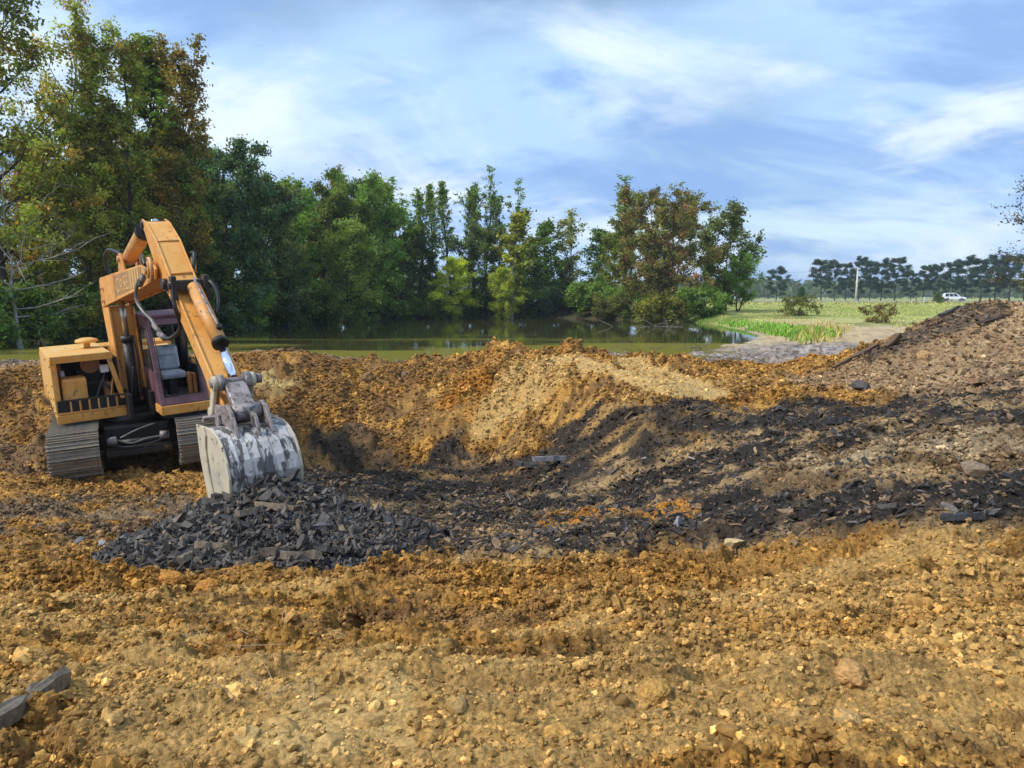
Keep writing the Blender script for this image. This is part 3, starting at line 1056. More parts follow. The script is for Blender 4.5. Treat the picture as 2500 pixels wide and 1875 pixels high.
def track(xc):
    half = TL - TR
    fr = MB()
    fr.box((xc - .16, -half + .1, .24), (xc + .16, half - .1, .70), .03, UC)
    fr.box((xc - .22, -half + .5, .34), (xc + .22, half - .5, .60), .03, UC)
    tk = fr.build('track', M['oily'], ex)
    for yc, nm in ((-half, 'idler_wheel'), (half, 'drive_wheel')):
        w = MB()
        w.cyl(ucv(xc - .13, yc, ZW), ucv(xc + .13, yc, ZW), TR - .07, seg=24)
        w.cyl(ucv(xc - .19, yc, ZW), ucv(xc + .19, yc, ZW), .13, seg=14)
        w.build(nm, M['oily'], tk)
    for i in range(6):
        yy = -half + .35 + i * (2 * half - .7) / 5
        MB().cyl(ucv(xc - .15, yy, .26), ucv(xc + .15, yy, .26), .11, seg=14).build('track_roller', M['oily'], tk)
    # one grouser shoe, then copies round the loop
    s = MB()
    hw = .405
    s.box((-hw, -.085, -.012), (hw, .085, .012), .006)
    for yy, hgt in ((-.072, .034), (0.0, .026), (.072, .034)):
        s.prism_x([(yy - .012, .010), (yy + .012, .010), (yy + .006, .012 + hgt), (yy - .006, .012 + hgt)], -hw + .004, hw - .004)
    s.box((-.14, -.07, -.06), (-.08, .07, -.011), .008)
    s.box((.08, -.07, -.06), (.14, .07, -.011), .008)
    shoe0 = s.build('track_shoe', M['shoe'], tk)
    per = 4 * half + 2 * math.pi * TR
    n = int(round(per / .172))
    first = True
    rng_ = random.Random(int(xc * 10))
    for i in range(n):
        u = i * per / n
        if u < 2 * half:                     # top run, sagging
            y, z, a = half - u, ZW + TR - .035 * math.sin(math.pi * u / (2 * half)), 0.0
        elif u < 2 * half + math.pi * TR:    # round the front
            th = (u - 2 * half) / TR
            y, z, a = -half - TR * math.sin(th), ZW + TR * math.cos(th), th
        elif u < 4 * half + math.pi * TR:
            y, z, a = -half + (u - 2 * half - math.pi * TR), ZW - TR, math.pi
        else:
            th = (u - 4 * half - math.pi * TR) / TR
            y, z, a = half + TR * math.sin(th), ZW - TR * math.cos(th), math.pi + th
        o = shoe0 if first else shoe0.copy()
        if not first:
            COL.objects.link(o)
            o.parent = tk
        first = False
        o.matrix_basis = UC @ Matrix.Translation((xc + rng_.uniform(-.006, .006), y, z)) @ Matrix.Rotation(a + rng_.uniform(-.03, .03), 4, 'X')
    return tk


track(-1.04)
track(1.04)
m_ = MB()
m_.box((-.56, -.75, .30), (.56, .75, .86), .05, UC)
m_.box((-.9, -.55, .38), (.9, -.25, .68), .03, UC)
m_.box((-.9, .25, .38), (.9, .55, .68), .03, UC)
m_.build('car_body', M['black'], ex)
m_ = MB()
m_.cyl(ucv(-.42, -1.02, .60), ucv(.42, -1.02, .60), .05, seg=12)
m_.box((-.56, -1.06, .34), (.56, -.72, .46), .02, UC)
m_.build('cross_member', M['oily'], ex)
for sx in (-1, 1):
    MB().cyl(ucv(sx * .36, -1.04, .66), ucv(sx * .52, -1.04, .64), .075, seg=12).build('hydraulic_fitting', M['steel'], ex)
MB().tube([ucv(-.36, -1.05, .66), ucv(-.12, -1.10, .58), ucv(.1, -1.06, .62), ucv(.36, -1.05, .64)], .018).build('hydraulic_line', M['hose_grey'], ex)
MB().tube([ucv(-.5, -1.05, .60), ucv(-.2, -1.12, .52), ucv(.2, -1.1, .54), ucv(.48, -1.03, .60)], .02).build('hydraulic_line', M['rubber'], ex)
MB().tube([ucv(-.3, -1.0, .68), ucv(.0, -.98, .80), ucv(.3, -.9, .86)], .016).build('hydraulic_line', M['hose_grey'], ex)
MB().cyl((0, 0, .84), (0, 0, 1.0), .62, seg=40).build('swing_ring', M['black'], ex)

# ---- revolving deck
m_ = MB()
m_.box((-1.30, -.36, .98), (.24, 1.45, 1.10), .02)
m_.box((.20, -.40, .98), (1.06, 1.45, 1.10), .02)
m_.build('deck', M['black'], ex)
m_ = MB()
m_.box((-.22, -.85, 1.0), (-.15, 1.2, 1.45), .01)
m_.box((.16, -.85, 1.0), (.23, 1.2, 1.45), .01)
m_.box((-.15, -.80, 1.0), (.16, -.72, 1.06), .01)
m_.build('boom_bracket', M['black'], ex)

# ---- engine house on the machine's right
HX0, HX1, HF, HT, HB = -1.36, -.36, -.45, 2.20, 1.47


def side_poly(y0, y1):
    return [(y0, 1.06), (y1, 1.50), (y1, HT), (y0, HT)]


m_ = MB()
m_.prism_x([(HF, 1.06), (-.2, 1.10), (HB, 1.52), (HB, HT), (HF + .02, HT - .01)], HX0, HX0 + .035, .006)
m_.build('side_panel', M['paint_pale'], ex)
for yy, zz_ in ((-.38, 1.2), (-.38, 1.45), (-.38, 1.7), (-.1, 1.25), (.2, 1.38), (.5, 1.46), (.8, 1.55), (-.38, 2.05), (.4, 2.1)):
    MB().cyl((HX0 - .012, yy, zz_), (HX0 + .004, yy, zz_), .018, seg=8).build('bolt', M['black'], ex)
m_ = MB()
m_.box((HX0 + .002, HF - .002, HT - .004), (HX1, HB, HT + .03), .012)
m_.build('roof_panel', M['paint_pale'], ex)
m_ = MB()
m_.box((HX0 + .003, HF - .012, HT - .10), (HX1 + .02, HF + .03, HT - .006), .008)
m_.build('front_rail', M['paint'], ex)
m_ = MB()
m_.prism_x([(HF - .02, 1.32), (HF + .30, 1.32), (HF + .12, HT - .10), (HF - .006, HT - .10)], HX0 + .037, HX0 + .10, .006)
m_.build('corner_post', M['paint_worn'], ex)
m_ = MB()
m_.raw([(-.44, HF - .01, HT - .10), (-.36, HF - .01, HT - .10), (-.36, HF + .06, HT - .10), (-.44, HF + .06, HT - .10),
        (-.29, HF - .05, 1.34), (-.21, HF - .05, 1.34), (-.21, HF + .06, 1.34), (-.29, HF + .06, 1.34)],
       [(0, 1, 2, 3), (4, 7, 6, 5), (0, 4, 5, 1), (1, 5, 6, 2), (2, 6, 7, 3), (3, 7, 4, 0)])
m_.build('inner_post', M['paint'], ex)
# slotted guard and skirt
m_ = MB()
m_.box((HX0 + .03, HF - .028, 1.16), (-.22, HF - .010, 1.405), .004)
m_.build('guard_plate', M['black'], ex)
MB().box((HX0 + .03, HF - .05, 1.395), (-.21, HF - .004, 1.425), .006).build('guard_rail', M['oily'], ex)
for i in range(6):
    x = HX0 + .24 + i * .152
    MB().box((x - .016, HF - .046, 1.19), (x + .016, HF - .0285, 1.393), .005).build('guard_bar', M['paint_worn'], ex)
MB().box((HX0 + .032, HF - .055, 1.165), (-.22, HF - .0285, 1.20), .006).build('guard_sill', M['paint_worn'], ex)
m_ = MB()
m_.box((HX0 - .004, HF - .06, 1.00), (-.19, HF + .02, 1.160), .012)
m_.build('skirt', M['paint'], ex)
# inside of the bay
MB().box((HX0 + .04, .75, 1.10), (-.24, .80, 2.19), .005).build('bulkhead', M['black'], ex)
MB().box((-.30, -.30, 1.10), (-.25, .75, 2.10), .005).build('bay_wall', M['black'], ex)
m_ = MB()
m_.box((HX0 + .14, HF + .06, 1.12), (-.80, HF + .46, 1.80), .06)
m_.build('tank', M['paint'], ex)
m_ = MB()
m_.cyl((-.66, .10, 1.96), (-.66, .16, 1.96), .165, seg=28)
m_.cyl((-.66, .06, 1.96), (-.66, .10, 1.96), .10, seg=22)
m_.cyl((-.66, .02, 1.96), (-.66, .07, 1.96), .035, seg=14)
m_.build('pulley', M['rustyparts'], ex)
m_ = MB()
m_.cyl((-.60, .20, 1.50), (-.60, .62, 1.50), .17, seg=18)
m_.box((-1.0, .18, 1.12), (-.35, .70, 1.62), .04)
m_.box((-.9, .25, 1.60), (-.45, .70, 1.86), .05)
m_.build('engine_block', M['oily'], ex)
MB().box((-.545, -.30, 1.83), (-.40, -.14, 1.97), .02).build('reservoir', M['white_plastic'], ex)
MB().cyl((HX0 + .20, .12, 1.66), (HX0 + .15, .10, 2.02), .055, seg=12).build('filter', M['rustyparts'], ex)
MB().cyl((HX0 + .22, .02, 1.72), (HX0 + .21, .02, 1.90), .04, seg=12).build('filter', M['white_plastic'], ex)
MB().cyl((HX0 + .3, .3, 2.06), (-.85, .22, 2.04), .03, seg=10).build('pipe', M['paint_worn'], ex)
MB().tube([(-.52, -.28, 1.72), (-.60, -.30, 1.55), (-.66, -.30, 1.38), (-.70, -.26, 1.2)], .03).build('hose', M['rubber'], ex)
MB().tube([(-.47, -.24, 1.82), (-.52, -.3, 1.66), (-.42, -.32, 1.5), (-.40, -.3, 1.2)], .026).build('hose', M['rubber'], ex)
MB().tube([(-.36, -.34, 1.72), (-.42, -.36, 1.45), (-.46, -.36, 1.25)], .014).build('rod', M['paint'], ex)
m_ = MB()
m_.prism_x([(-.25, 1.12), (.1, 1.12), (.0, 1.62), (-.15, 1.62)], -.50, -.34, .02)
m_.build('bracket', M['rustyparts'], ex)
MB().cyl((-.38, -.34, 1.22), (-.38, -.34, 1.42), .06, seg=12).build('canister', M['paint_worn'], ex)
m_ = MB()
m_.lathe([(.060, HT + .02), (.055, HT + .12), (.075, HT + .135), (.19, HT + .14), (.205, HT + .165), (.19, HT + .195), (.10, HT + .225), (.02, HT + .23)], (-.62, .55, 0))
m_.build('air_intake_cap', M['paint_pale'], ex)
# rest of the house and counterweight
m_ = MB()
m_.box((-.22, .95, 1.10), (1.05, 1.46, 2.02), .03)
m_.build('rear_cover', M['paint'], ex)
m_ = MB()
m_.box((-1.34, 1.48, 1.12), (1.12, 2.05, 2.16), .10)
m_.build('counterweight', M['paint'], ex)
MB().box((.30, .70, 2.00), (1.0, 1.4, 2.08), .015).build('top_cover', M['paint_pale'], ex)

# ---- cab
CX0, CX1 = .24, 1.10
fy0, fy1 = -1.33, -.69      # front at floor and at roof
ZF, ZT = 1.24, 2.80


def cab_y(z):
    return fy0 + (fy1 - fy0) * (z - ZF) / (ZT - ZF)


def front_bar(m, x0, x1, z0, z1, d=.07):
    m.prism_x([(cab_y(z0), z0), (cab_y(z0) + d, z0), (cab_y(z1) + d, z1), (cab_y(z1), z1)], x0, x1, .006)


m_ = MB()
front_bar(m_, CX0, CX0 + .085, ZF, ZT)
front_bar(m_, CX1 - .085, CX1, ZF, ZT)
front_bar(m_, CX0 + .086, CX1 - .086, ZF, ZF + .13)
front_bar(m_, CX0 + .086, CX1 - .086, ZT - .13, ZT)
m_.build('windshield_frame', M['maroon'], ex)
m_ = MB()
m_.tube([(CX0 + .10, cab_y(1.40) - .006, 1.40), (CX0 + .10, cab_y(2.64) - .006, 2.64), (CX1 - .10, cab_y(2.64) - .006, 2.64), (CX1 - .10, cab_y(1.40) - .006, 1.40), (CX0 + .10, cab_y(1.40) - .006, 1.40)], .012, 6, 1)
m_.build('window_seal', M['rubber'], ex)
for xs, nm in ((CX0, 'inner_side'), (CX1 - .03, 'outer_side')):
    m_ = MB()
    x0, x1 = xs, xs + .03
    rear = .56
    m_.prism_x([(cab_y(1.24) + .071, ZF), (rear, ZF), (rear, 1.84), (cab_y(1.84) + .071, 1.84)], x0, x1, .004)
    m_.prism_x([(cab_y(2.62) + .071, 2.62), (rear, 2.62), (rear, ZT), (cab_y(ZT) + .071, ZT)], x0, x1, .004)
    m_.prism_x([(rear - .55, 1.841), (rear, 1.841), (rear, 2.619), (rear - .62, 2.619)], x0, x1, .004)
    m_.build('cab_side', M['maroon'] if xs == CX0 else M['black'], ex)
    if xs == CX0:
        m2 = MB()
        m2.tube([(xs - .006, cab_y(1.86) + .10, 1.86), (xs - .006, cab_y(2.60) + .10, 2.60), (xs - .006, -.10, 2.60), (xs - .006, -.03, 1.86), (xs - .006, cab_y(1.86) + .10, 1.86)], .011, 6, 1)
        m2.build('window_seal', M['rubber'], ex)
        g = MB()
        g.prism_x([(cab_y(1.85) + .08, 1.85), (-.02, 1.85), (-.08, 2.61), (cab_y(2.61) + .08, 2.61)], xs + .010, xs + .016)
        gl = NT('dusty_cab_glass')
        gb = gl.bsdf((0.07, 0.075, 0.075), 0.1, 0, 0.5, None, Alpha=0.45)
        g.build('side_window', gl.m, ex)
m_ = MB()
m_.box((CX0 - .015, fy1 - .03, ZT), (CX1 + .015, .60, ZT + .06), .02)
m_.build('cab_roof', M['maroon'], ex)
m_ = MB()
m_.box((CX0 + .031, .52, ZF), (CX1 - .031, .56, 1.95), .004)
m_.box((CX0 + .031, .52, 2.62), (CX1 - .031, .56, ZT - .002), .004)
m_.box((CX0 + .031, .52, 1.951), (CX0 + .12, .56, 2.619), .004)
m_.box((CX1 - .12, .52, 1.951), (CX1 - .031, .56, 2.619), .004)
m_.build('cab_rear_wall', M['black'], ex)
MB().box((CX0 + .01, fy0 + .02, ZF - .02), (CX1 - .01, .56, ZF + .012), .004).build('cab_floor', M['steel'], ex)
m_ = MB()
m_.box((CX0 - .01, fy0 - .03, 1.06), (CX1 + .02, fy0 + .03, 1.225), .012)
m_.box((CX0 - .012, fy0 + .031, 1.07), (CX0 + .05, -.15, 1.222), .012)
m_.box((CX1 - .05, fy0 + .031, 1.07), (CX1 + .02, .5, 1.222), .012)
m_.build('cab_skirt', M['paint'], ex)
m_ = MB()
m_.box((CX0 + .05, fy0 + .06, .98), (CX1 - .05, .4, 1.20), .02)
m_.build('cab_mount', M['black'], ex)
# seat
seat = MB()
bm_ = seat.bm
seat.box((.43, -.60, 1.60), (.90, -.14, 1.73), .05)
seat_o = seat.build('seat', M['vinyl'], ex)
b = MB()
b.prism_x([(-.24, 1.74), (-.10, 1.74), (.04, 2.12), (.02, 2.20), (-.06, 2.22), (-.12, 2.16)], .45, .88, .045)
b.build('backrest', M['vinyl'], seat_o)
b = MB()
b.prism_x([(-.205, 2.02), (-.155, 2.02), (-.075, 2.14), (-.075, 2.20), (-.155, 2.175)], .50, .83, .02)
b.build('head_pad', M['vinyl'], seat_o)
MB().box((.58, -.50, 1.25), (.74, -.25, 1.60), .02).build('seat_post', M['black'], seat_o)
m_ = MB()
m_.box((.90, -.70, 1.25), (.965, -.50, 1.70), .012)
m_.box((.985, -.72, 1.25), (1.05, -.5, 1.68), .012)
m_.build('side_console', M['rustyparts'], ex)
for x in (.40, .55):
    MB().box((x - .055, -1.10, 1.27), (x + .055, -1.02, 1.38), .012).build('pedal', M['rubber'], ex)
MB().prism_x([(-1.15, 1.26), (-.98, 1.26), (-.98, 1.36), (-1.08, 1.33)], .86, 1.0, .01).build('foot_rest', M['rubber'], ex)
for x, y, dx in ((.36, -.55, -.04), (.97, -.42, .04)):
    m_ = MB()
    m_.tube([(x, y, 1.3), (x + dx * .3, y - .03, 1.65), (x + dx, y - .08, 1.92)], .012)
    m_.cyl((x + dx, y - .08, 1.90), (x + dx * 1.1, y - .09, 1.99), .024, seg=10)
    m_.build('control_lever', M['rubber'], ex)
m_ = MB()
for z in (1.98, 2.03, 2.08):
    m_.tube([(.33, .46, z), (.6, .48, z + .02), (.95, .45, z - .01)], .014)
m_.build('cab_wiring', M['rubber'], ex)

# ---- boom
BW = .25
m_ = MB()
low = [(.86, 2.99), (.47, 2.05), (.22, 1.20), (-.30, 1.20), (-.12, 2.05), (.10, 3.00)]
m_.prism_x(low, -BW + .02, -BW + .06, .006)
m_.prism_x(low, BW - .06, BW - .02, .006)
m_.prism_x([(y * .78 + .09, z) for y, z in low], -BW + .062, BW - .062, .006)
boom = m_.build('boom', M['paint'], ex)
m_ = MB()
up = [(.72, 2.98), (.66, 3.50), (.55, 3.56), (-1.1, 3.68), (-3.8, 3.86), (-4.45, 3.93), (-4.68, 3.80), (-4.60, 3.66), (-3.7, 3.52), (-.76, 3.16)]
m_.prism_x(up, -BW, -BW + .03, .005)
m_.prism_x(up, BW - .03, BW, .005)
inner = [(.66, 3.04), (.62, 3.46), (.52, 3.535), (-1.1, 3.655), (-3.8, 3.835), (-4.2, 3.86), (-4.2, 3.64), (-3.7, 3.56), (-.76, 3.20)]
m_.prism_x(inner, -BW + .031, BW - .031, .005)
m_.build('upper_boom', M['paint'], boom)
MB().prism_x([(-1.02, 3.26), (-3.55, 3.555), (-3.68, 3.82), (-1.15, 3.645)], -BW - .004, -BW - .001).build('decal', M['decal'], boom)
for yy, zz_ in ((.30, 3.36), (.36, 3.12)):
    m_ = MB()
    m_.prism_x([(yy - .10, zz_ - .04), (yy + .10, zz_ - .02), (yy + .06, zz_ + .03), (yy - .06, zz_ + .03)], -BW - .03, -BW, .006)
    m_.cyl((-BW - .05, yy, zz_), (-BW, yy, zz_), .03, seg=10)
    m_.build('pin_cover', M['rustyparts'], boom)
m_ = MB()
for yy in (-1.10,):
    m_.box((-BW - .006, yy + .01, 3.22), (-BW - .0005, yy + .035, 3.66))
m_.build('seam', M['paint_worn'], boom)
# lettering on the boom
cu = bpy.data.curves.new('CASE', 'FONT')
cu.body = 'CASE'
cu.size = .34
cu.extrude = .002
cu.align_x = 'LEFT'
tobj = bpy.data.objects.new('lettering_tmp', cu)
COL.objects.link(tobj)
bpy.context.view_layer.update()
tme = bpy.data.meshes.new_from_object(tobj.evaluated_get(bpy.context.evaluated_depsgraph_get()))
bpy.data.objects.remove(tobj)
lo_x = min(v.co.x for v in tme.vertices)
wd = max(v.co.x for v in tme.vertices) - lo_x
for v in tme.vertices:
    u = (v.co.x - lo_x) / wd
    yy = -1.28 - 1.22 * u
    v.co = Vector((-BW - .006 - v.co.z, yy, 3.345 + (-1.28 - yy) * .09 + v.co.y * .98))
lt = link('lettering', tme, boom, M['letters'])
lt['label'] = 'faded yellow letters reading CASE'
m_ = MB()
for i in range(4):
    yy = -2.68 - i * .22
    z0 = 3.46 + i * .020
    m_.prism_x([(yy, z0), (yy - .12, z0 + .01), (yy - .12, z0 + .30), (yy, z0 + .29)], -BW - .0075, -BW - .0045)
m_.build('letter_bar', M['letters'], boom)
# boom tip boss
m_ = MB()
m_.cyl((-BW - .10, -4.42, 3.80), (BW + .10, -4.42, 3.80), .075, seg=20)
m_.cyl((-BW - .045, -4.42, 3.80), (-BW, -4.42, 3.80), .17, seg=24)
m_.cyl((-BW - .07, -4.42, 3.80), (-BW - .045, -4.42, 3.80), .12, seg=24)
m_.cyl((BW, -4.42, 3.80), (BW + .045, -4.42, 3.80), .17, seg=24)
m_.build('boom_tip_pin', M['paint_worn'], boom)

# hoist cylinder in front of the boom
hc = MB()
hc.cyl((-.02, -.32, 1.20), (-.03, -.30, 2.40), .095, seg=18)
hc.cyl((-.03, -.30, 2.38), (-.03, -.30, 2.48), .125, seg=18)
hc = hc.build('boom_cylinder', M['oily'], ex)
MB().cyl((-.03, -.30, 2.48), (-.05, -.28, 3.18), .052, seg=14).build('piston_rod', M['rod'], hc)
MB().tube([(.06, -.42, 2.42), (.09, -.44, 2.1), (.09, -.42, 1.7), (.1, -.35, 1.3)], .018).build('hose', M['rubber'], hc)
MB().tube([(.0, -.42, 1.9), (-.06, -.46, 1.6), (-.1, -.4, 1.2)], .02).build('hose', M['rubber'], hc)

# stick cylinder on top of the boom
sc_ = MB()
A_, B_, C_ = Vector((0, -1.35, 3.93)), Vector((0, -2.95, 4.36)), Vector((0, -3.78, 4.46))
sc_.cyl(A_, B_, .125, seg=22)
stc = sc_.build('stick_cylinder', M['paint_worn'], ex)
MB().cyl(B_ - (B_ - A_).normalized() * .06, B_ + (B_ - A_).normalized() * .07, .145, seg=22).build('cylinder_collar', M['black'], stc)
MB().cyl(B_, C_, .06, seg=16).build('piston_rod', M['chrome'], stc)
m_ = MB()
for sx in (-1, 1):
    m_.prism_x([(-1.05, 3.66), (-1.65, 3.70), (-1.42, 4.02), (-1.25, 4.02)], sx * .14 - .02, sx * .14 + .02, .006)
m_.cyl((-.2, -1.35, 3.93), (.2, -1.35, 3.93), .05, seg=14)
m_.build('cylinder_lug', M['paint_worn'], stc)

# ---- stick
SW = .17
sp_out = [(-3.72, 4.52), (-4.0, 4.46), (-4.52, 4.20), (-5.36, 3.55), (-6.0, 3.10), (-7.0, 2.42), (-7.36, 2.14)]
sp_in = [(-7.34, 2.02), (-7.18, 1.98), (-6.88, 2.15), (-6.40, 2.56), (-5.62, 3.06), (-5.0, 3.42), (-4.5, 3.66), (-4.18, 3.96), (-3.82, 4.33), (-3.66, 4.42)]
m_ = MB()
m_.prism_x(sp_out + sp_in, -SW, -SW + .025, .005)
m_.prism_x(sp_out + sp_in, SW - .025, SW, .005)


def shrink(poly, k):
    cyy = sum(p[0] for p in poly) / len(poly)
    return poly


so2 = [(-3.80, 4.48), (-4.0, 4.44), (-4.51, 4.18), (-5.345, 3.53), (-5.98, 3.08), (-6.98, 2.40), (-7.28, 2.16)]
si2 = [(-7.20, 2.06), (-6.90, 2.18), (-6.42, 2.58), (-5.63, 3.08), (-5.01, 3.44), (-4.52, 3.68), (-4.20, 3.97), (-3.86, 4.35)]
m_.prism_x(so2 + si2, -SW + .026, SW - .026, .004)
stick = m_.build('stick', M['paint'], ex)
for (ya, za) in ((-4.515, 4.19), (-5.10, 3.745)):
    MB().cyl((-SW + .03, ya, za - .004), (SW - .03, ya, za - .004), .012, seg=8).build('weld_seam', M['paint_worn'], stick)

m_ = MB()
m_.cyl((-SW - .03, -3.76, 4.44), (SW + .03, -3.76, 4.44), .055, seg=18)
m_.build('stick_top_pin', M['black'], stick)
m_ = MB()
m_.cyl((-SW - .07, -4.95, 3.60), (-SW, -4.95, 3.60), .075, seg=16)
m_.box((-SW - .02, -5.02, 3.50), (-SW, -4.86, 3.66), .006)
m_.build('stop_block', M['oily'], stick)
# bucket cylinder lying on the stick
Bc0, Bc1, Bc2 = Vector((.05, -5.50, 3.56)), Vector((.05, -6.52, 2.90)), Vector((.02, -7.06, 2.53))
bd = (Bc1 - Bc0).normalized()
m_ = MB()
m_.cyl(Bc0, Bc1, .090, seg=22)
bcy = m_.build('bucket_cylinder', M['paint_worn'], ex)
MB().cyl(Bc1 - bd * .03, Bc1 + bd * .03, .102, seg=22).build('cylinder_collar', M['black'], bcy)
MB().cyl(Bc1, Bc2, .055, seg=16).build('piston_rod', M['chrome'], bcy)
m_ = MB()
m_.box((-.17, -5.50, 3.52), (.20, -5.36, 3.66), .02)
m_.cyl((-.26, -5.44, 3.60), (.26, -5.44, 3.60), .055, seg=14)
m_.box((-.24, -5.56, 3.40), (-.172, -5.40, 3.72), .02)
m_.box((.172, -5.56, 3.40), (.24, -5.40, 3.72), .02)
m_.build('cylinder_mount', M['oily'], bcy)
MB().tube([(.05, -5.52, 3.69), (.06, -6.0, 3.37), (.08, -6.42, 3.10)], .016).build('hydraulic_line', M['steel'], bcy)
m_ = MB()
m_.cyl((.08, -6.40, 3.05), (.08, -6.46, 3.12), .035, seg=10)
m_.build('line_fitting', M['black'], bcy)

# ---- linkage and bucket
UP = (-7.12, 2.50)     # upper link pin
IDL = (-6.86, 2.10)    # idler pin on the stick
BP = (-7.52, 2.20)     # bucket link pin
HP = (-7.22, 2.06)     # bucket hinge on the stick
m_ = MB()
m_.cyl((-.27, UP[0], UP[1]), (.28, UP[0], UP[1]), .048, seg=16)
m_.cyl((.27, UP[0], UP[1]), (.33, UP[0], UP[1]), .06, seg=8)
m_.build('link_pin', M['steel'], ex)
for sx in (-1, 1):
    m_ = MB()
    x0 = sx * .215 - .02
    d = Vector((0, IDL[0] - UP[0], IDL[1] - UP[1])).normalized()
    nrm = Vector((0, -d.z, d.y)) * .065
    P0, P1 = Vector((0, *UP)) - d * .07, Vector((0, *IDL)) + d * .07
    m_.prism_x([((P0 + nrm).y, (P0 + nrm).z), ((P1 + nrm).y, (P1 + nrm).z), ((P1 - nrm).y, (P1 - nrm).z), ((P0 - nrm).y, (P0 - nrm).z)], x0, x0 + .044, .012)
    m_.cyl((x0 - .012, *UP), (x0 + .056, *UP), .085, seg=16)
    m_.cyl((x0 - .012, *IDL), (x0 + .056, *IDL), .075, seg=16)
    m_.build('idler_link', M['bucket_side'], ex)
m_ = MB()
d = Vector((0, BP[0] - UP[0], BP[1] - UP[1])).normalized()
nrm = Vector((0, -d.z, d.y)) * .055
P0, P1 = Vector((0, *UP)) + d * .05, Vector((0, *BP)) - d * .04
m_.prism_x([((P0 + nrm).y, (P0 + nrm).z), ((P1 + nrm).y, (P1 + nrm).z), ((P1 - nrm).y, (P1 - nrm).z), ((P0 - nrm).y, (P0 - nrm).z)], -.125, .125, .015)
for sx in (-.155, .155):
    m_.cyl((sx - .035, *UP), (sx + .035, *UP), .10, seg=18)
m_.cyl((-.16, *BP), (.16, *BP), .09, seg=20)
m_.build('push_link', M['steel'], ex)

BH = .385
shell = [(-7.08, 1.98), (-7.34, 2.03), (-7.58, 2.04), (-7.78, 2.00), (-7.94, 1.91), (-8.05, 1.77), (-8.10, 1.60), (-8.07, 1.43), (-7.98, 1.29), (-7.84, 1.19), (-7.64, 1.12), (-7.36, 1.08)]
bk = MB()
n = len(shell)
th = .03


def offset(poly, dd):
    out = []
    for i in range(len(poly)):
        a, b_ = Vector(poly[max(i - 1, 0)]), Vector(poly[min(i + 1, len(poly) - 1)])
        tt = (b_ - a).normalized()
        nn = Vector((-tt.y, tt.x))
        out.append((poly[i][0] + nn.x * dd, poly[i][1] + nn.y * dd))
    return out


inn = offset(shell, th)
for i in range(n - 1):
    pass
vs_, fs_ = [], []
for (y, z) in shell:
    vs_ += [(-BH, y, z), (BH, y, z)]
for (y, z) in inn:
    vs_ += [(-BH, y, z), (BH, y, z)]
for i in range(n - 1):
    fs_ += [(2 * i, 2 * i + 1, 2 * i + 3, 2 * i + 2), (2 * n + 2 * i, 2 * n + 2 * i + 2, 2 * n + 2 * i + 3, 2 * n + 2 * i + 1),
            (2 * i, 2 * i + 2, 2 * n + 2 * i + 2, 2 * n + 2 * i), (2 * i + 1, 2 * n + 2 * i + 1, 2 * n + 2 * i + 3, 2 * i + 3)]
fs_ += [(0, 2 * n, 2 * n + 1, 1), (2 * n - 2, 2 * n - 1, 4 * n - 1, 4 * n - 2)]
bk.raw(vs_, fs_, True)
bucket = bk.build('bucket', M['bucket_shell'], ex)
bev = bucket.modifiers.new('sub', 'EDGE_SPLIT')
bev.split_angle = math.radians(40)
side_pl = [(-7.02, 2.01)] + offset(shell, -.012)[1:] + [(-7.30, 1.06), (-7.16, 1.30), (-7.05, 1.62)]
for sx in (-1, 1):
    m_ = MB()
    m_.prism_x(side_pl, sx * (BH + .002), sx * (BH + .032), .006)
    sp = m_.build('side_plate', M['bucket_side'], bucket)
    m_ = MB()
    cut = [(-6.98, 2.02), (-7.30, 2.045), (-7.36, 1.95), (-7.30, 1.78), (-7.34, 1.50), (-7.44, 1.26), (-7.56, 1.08), (-7.28, 1.02), (-7.13, 1.28), (-7.01, 1.65)]
    m_.prism_x(cut, sx * (BH + .0325), sx * (BH + .056), .006)
    m_.build('side_cutter', M['bucket_side'], bucket)
# wear straps that wrap the shell
for k, xx in enumerate((-.325, -.20, -.075, .05, .175, .30)):
    m_ = MB()
    a = offset(shell, -.014)[3:11]
    b_ = offset(shell, .002)[3:11]
    poly = a + b_[::-1]
    m_.prism_x(poly, xx - .045, xx + .045)
    m_.build('wear_strap', M['bucket_shell'], bucket)
for xx in (-.20, .20):
    m_ = MB()
    m_.prism_x([(-7.02, 2.03), (-6.98, 2.16), (-7.06, 2.24), (-7.26, 2.25), (-7.52, 2.31), (-7.66, 2.25), (-7.78, 2.10), (-7.86, 1.97), (-7.60, 2.04), (-7.3, 2.04)], xx - .022, xx + .022, .008)
    m_.build('hinge_ear', M['steel'], bucket)
m_ = MB()
m_.prism_x([(-7.60, 2.06), (-7.62, 2.20), (-7.70, 2.23), (-7.80, 2.16), (-7.88, 1.98), (-7.84, 1.98), (-7.77, 2.11), (-7.70, 2.17), (-7.665, 2.15), (-7.655, 2.05)], .015, .055, .006)
m_.build('lifting_eye', M['steel'], bucket)
m_ = MB()
m_.cyl((-.25, *HP), (.25, *HP), .055, seg=14)
m_.cyl((-.27, *HP), (-.22, *HP), .09, seg=12)
m_.build('hinge_pin', M['steel'], bucket)
MB().prism_x([(-7.02, 2.06), (-7.10, 2.13), (-7.18, 2.12), (-7.12, 2.05)], -BH, -.225, .008).build('top_gusset', M['steel'], bucket)
MB().prism_x([(-7.02, 2.06), (-7.10, 2.13), (-7.18, 2.12), (-7.12, 2.05)], .225, BH, .008).build('top_gusset', M['steel'], bucket)
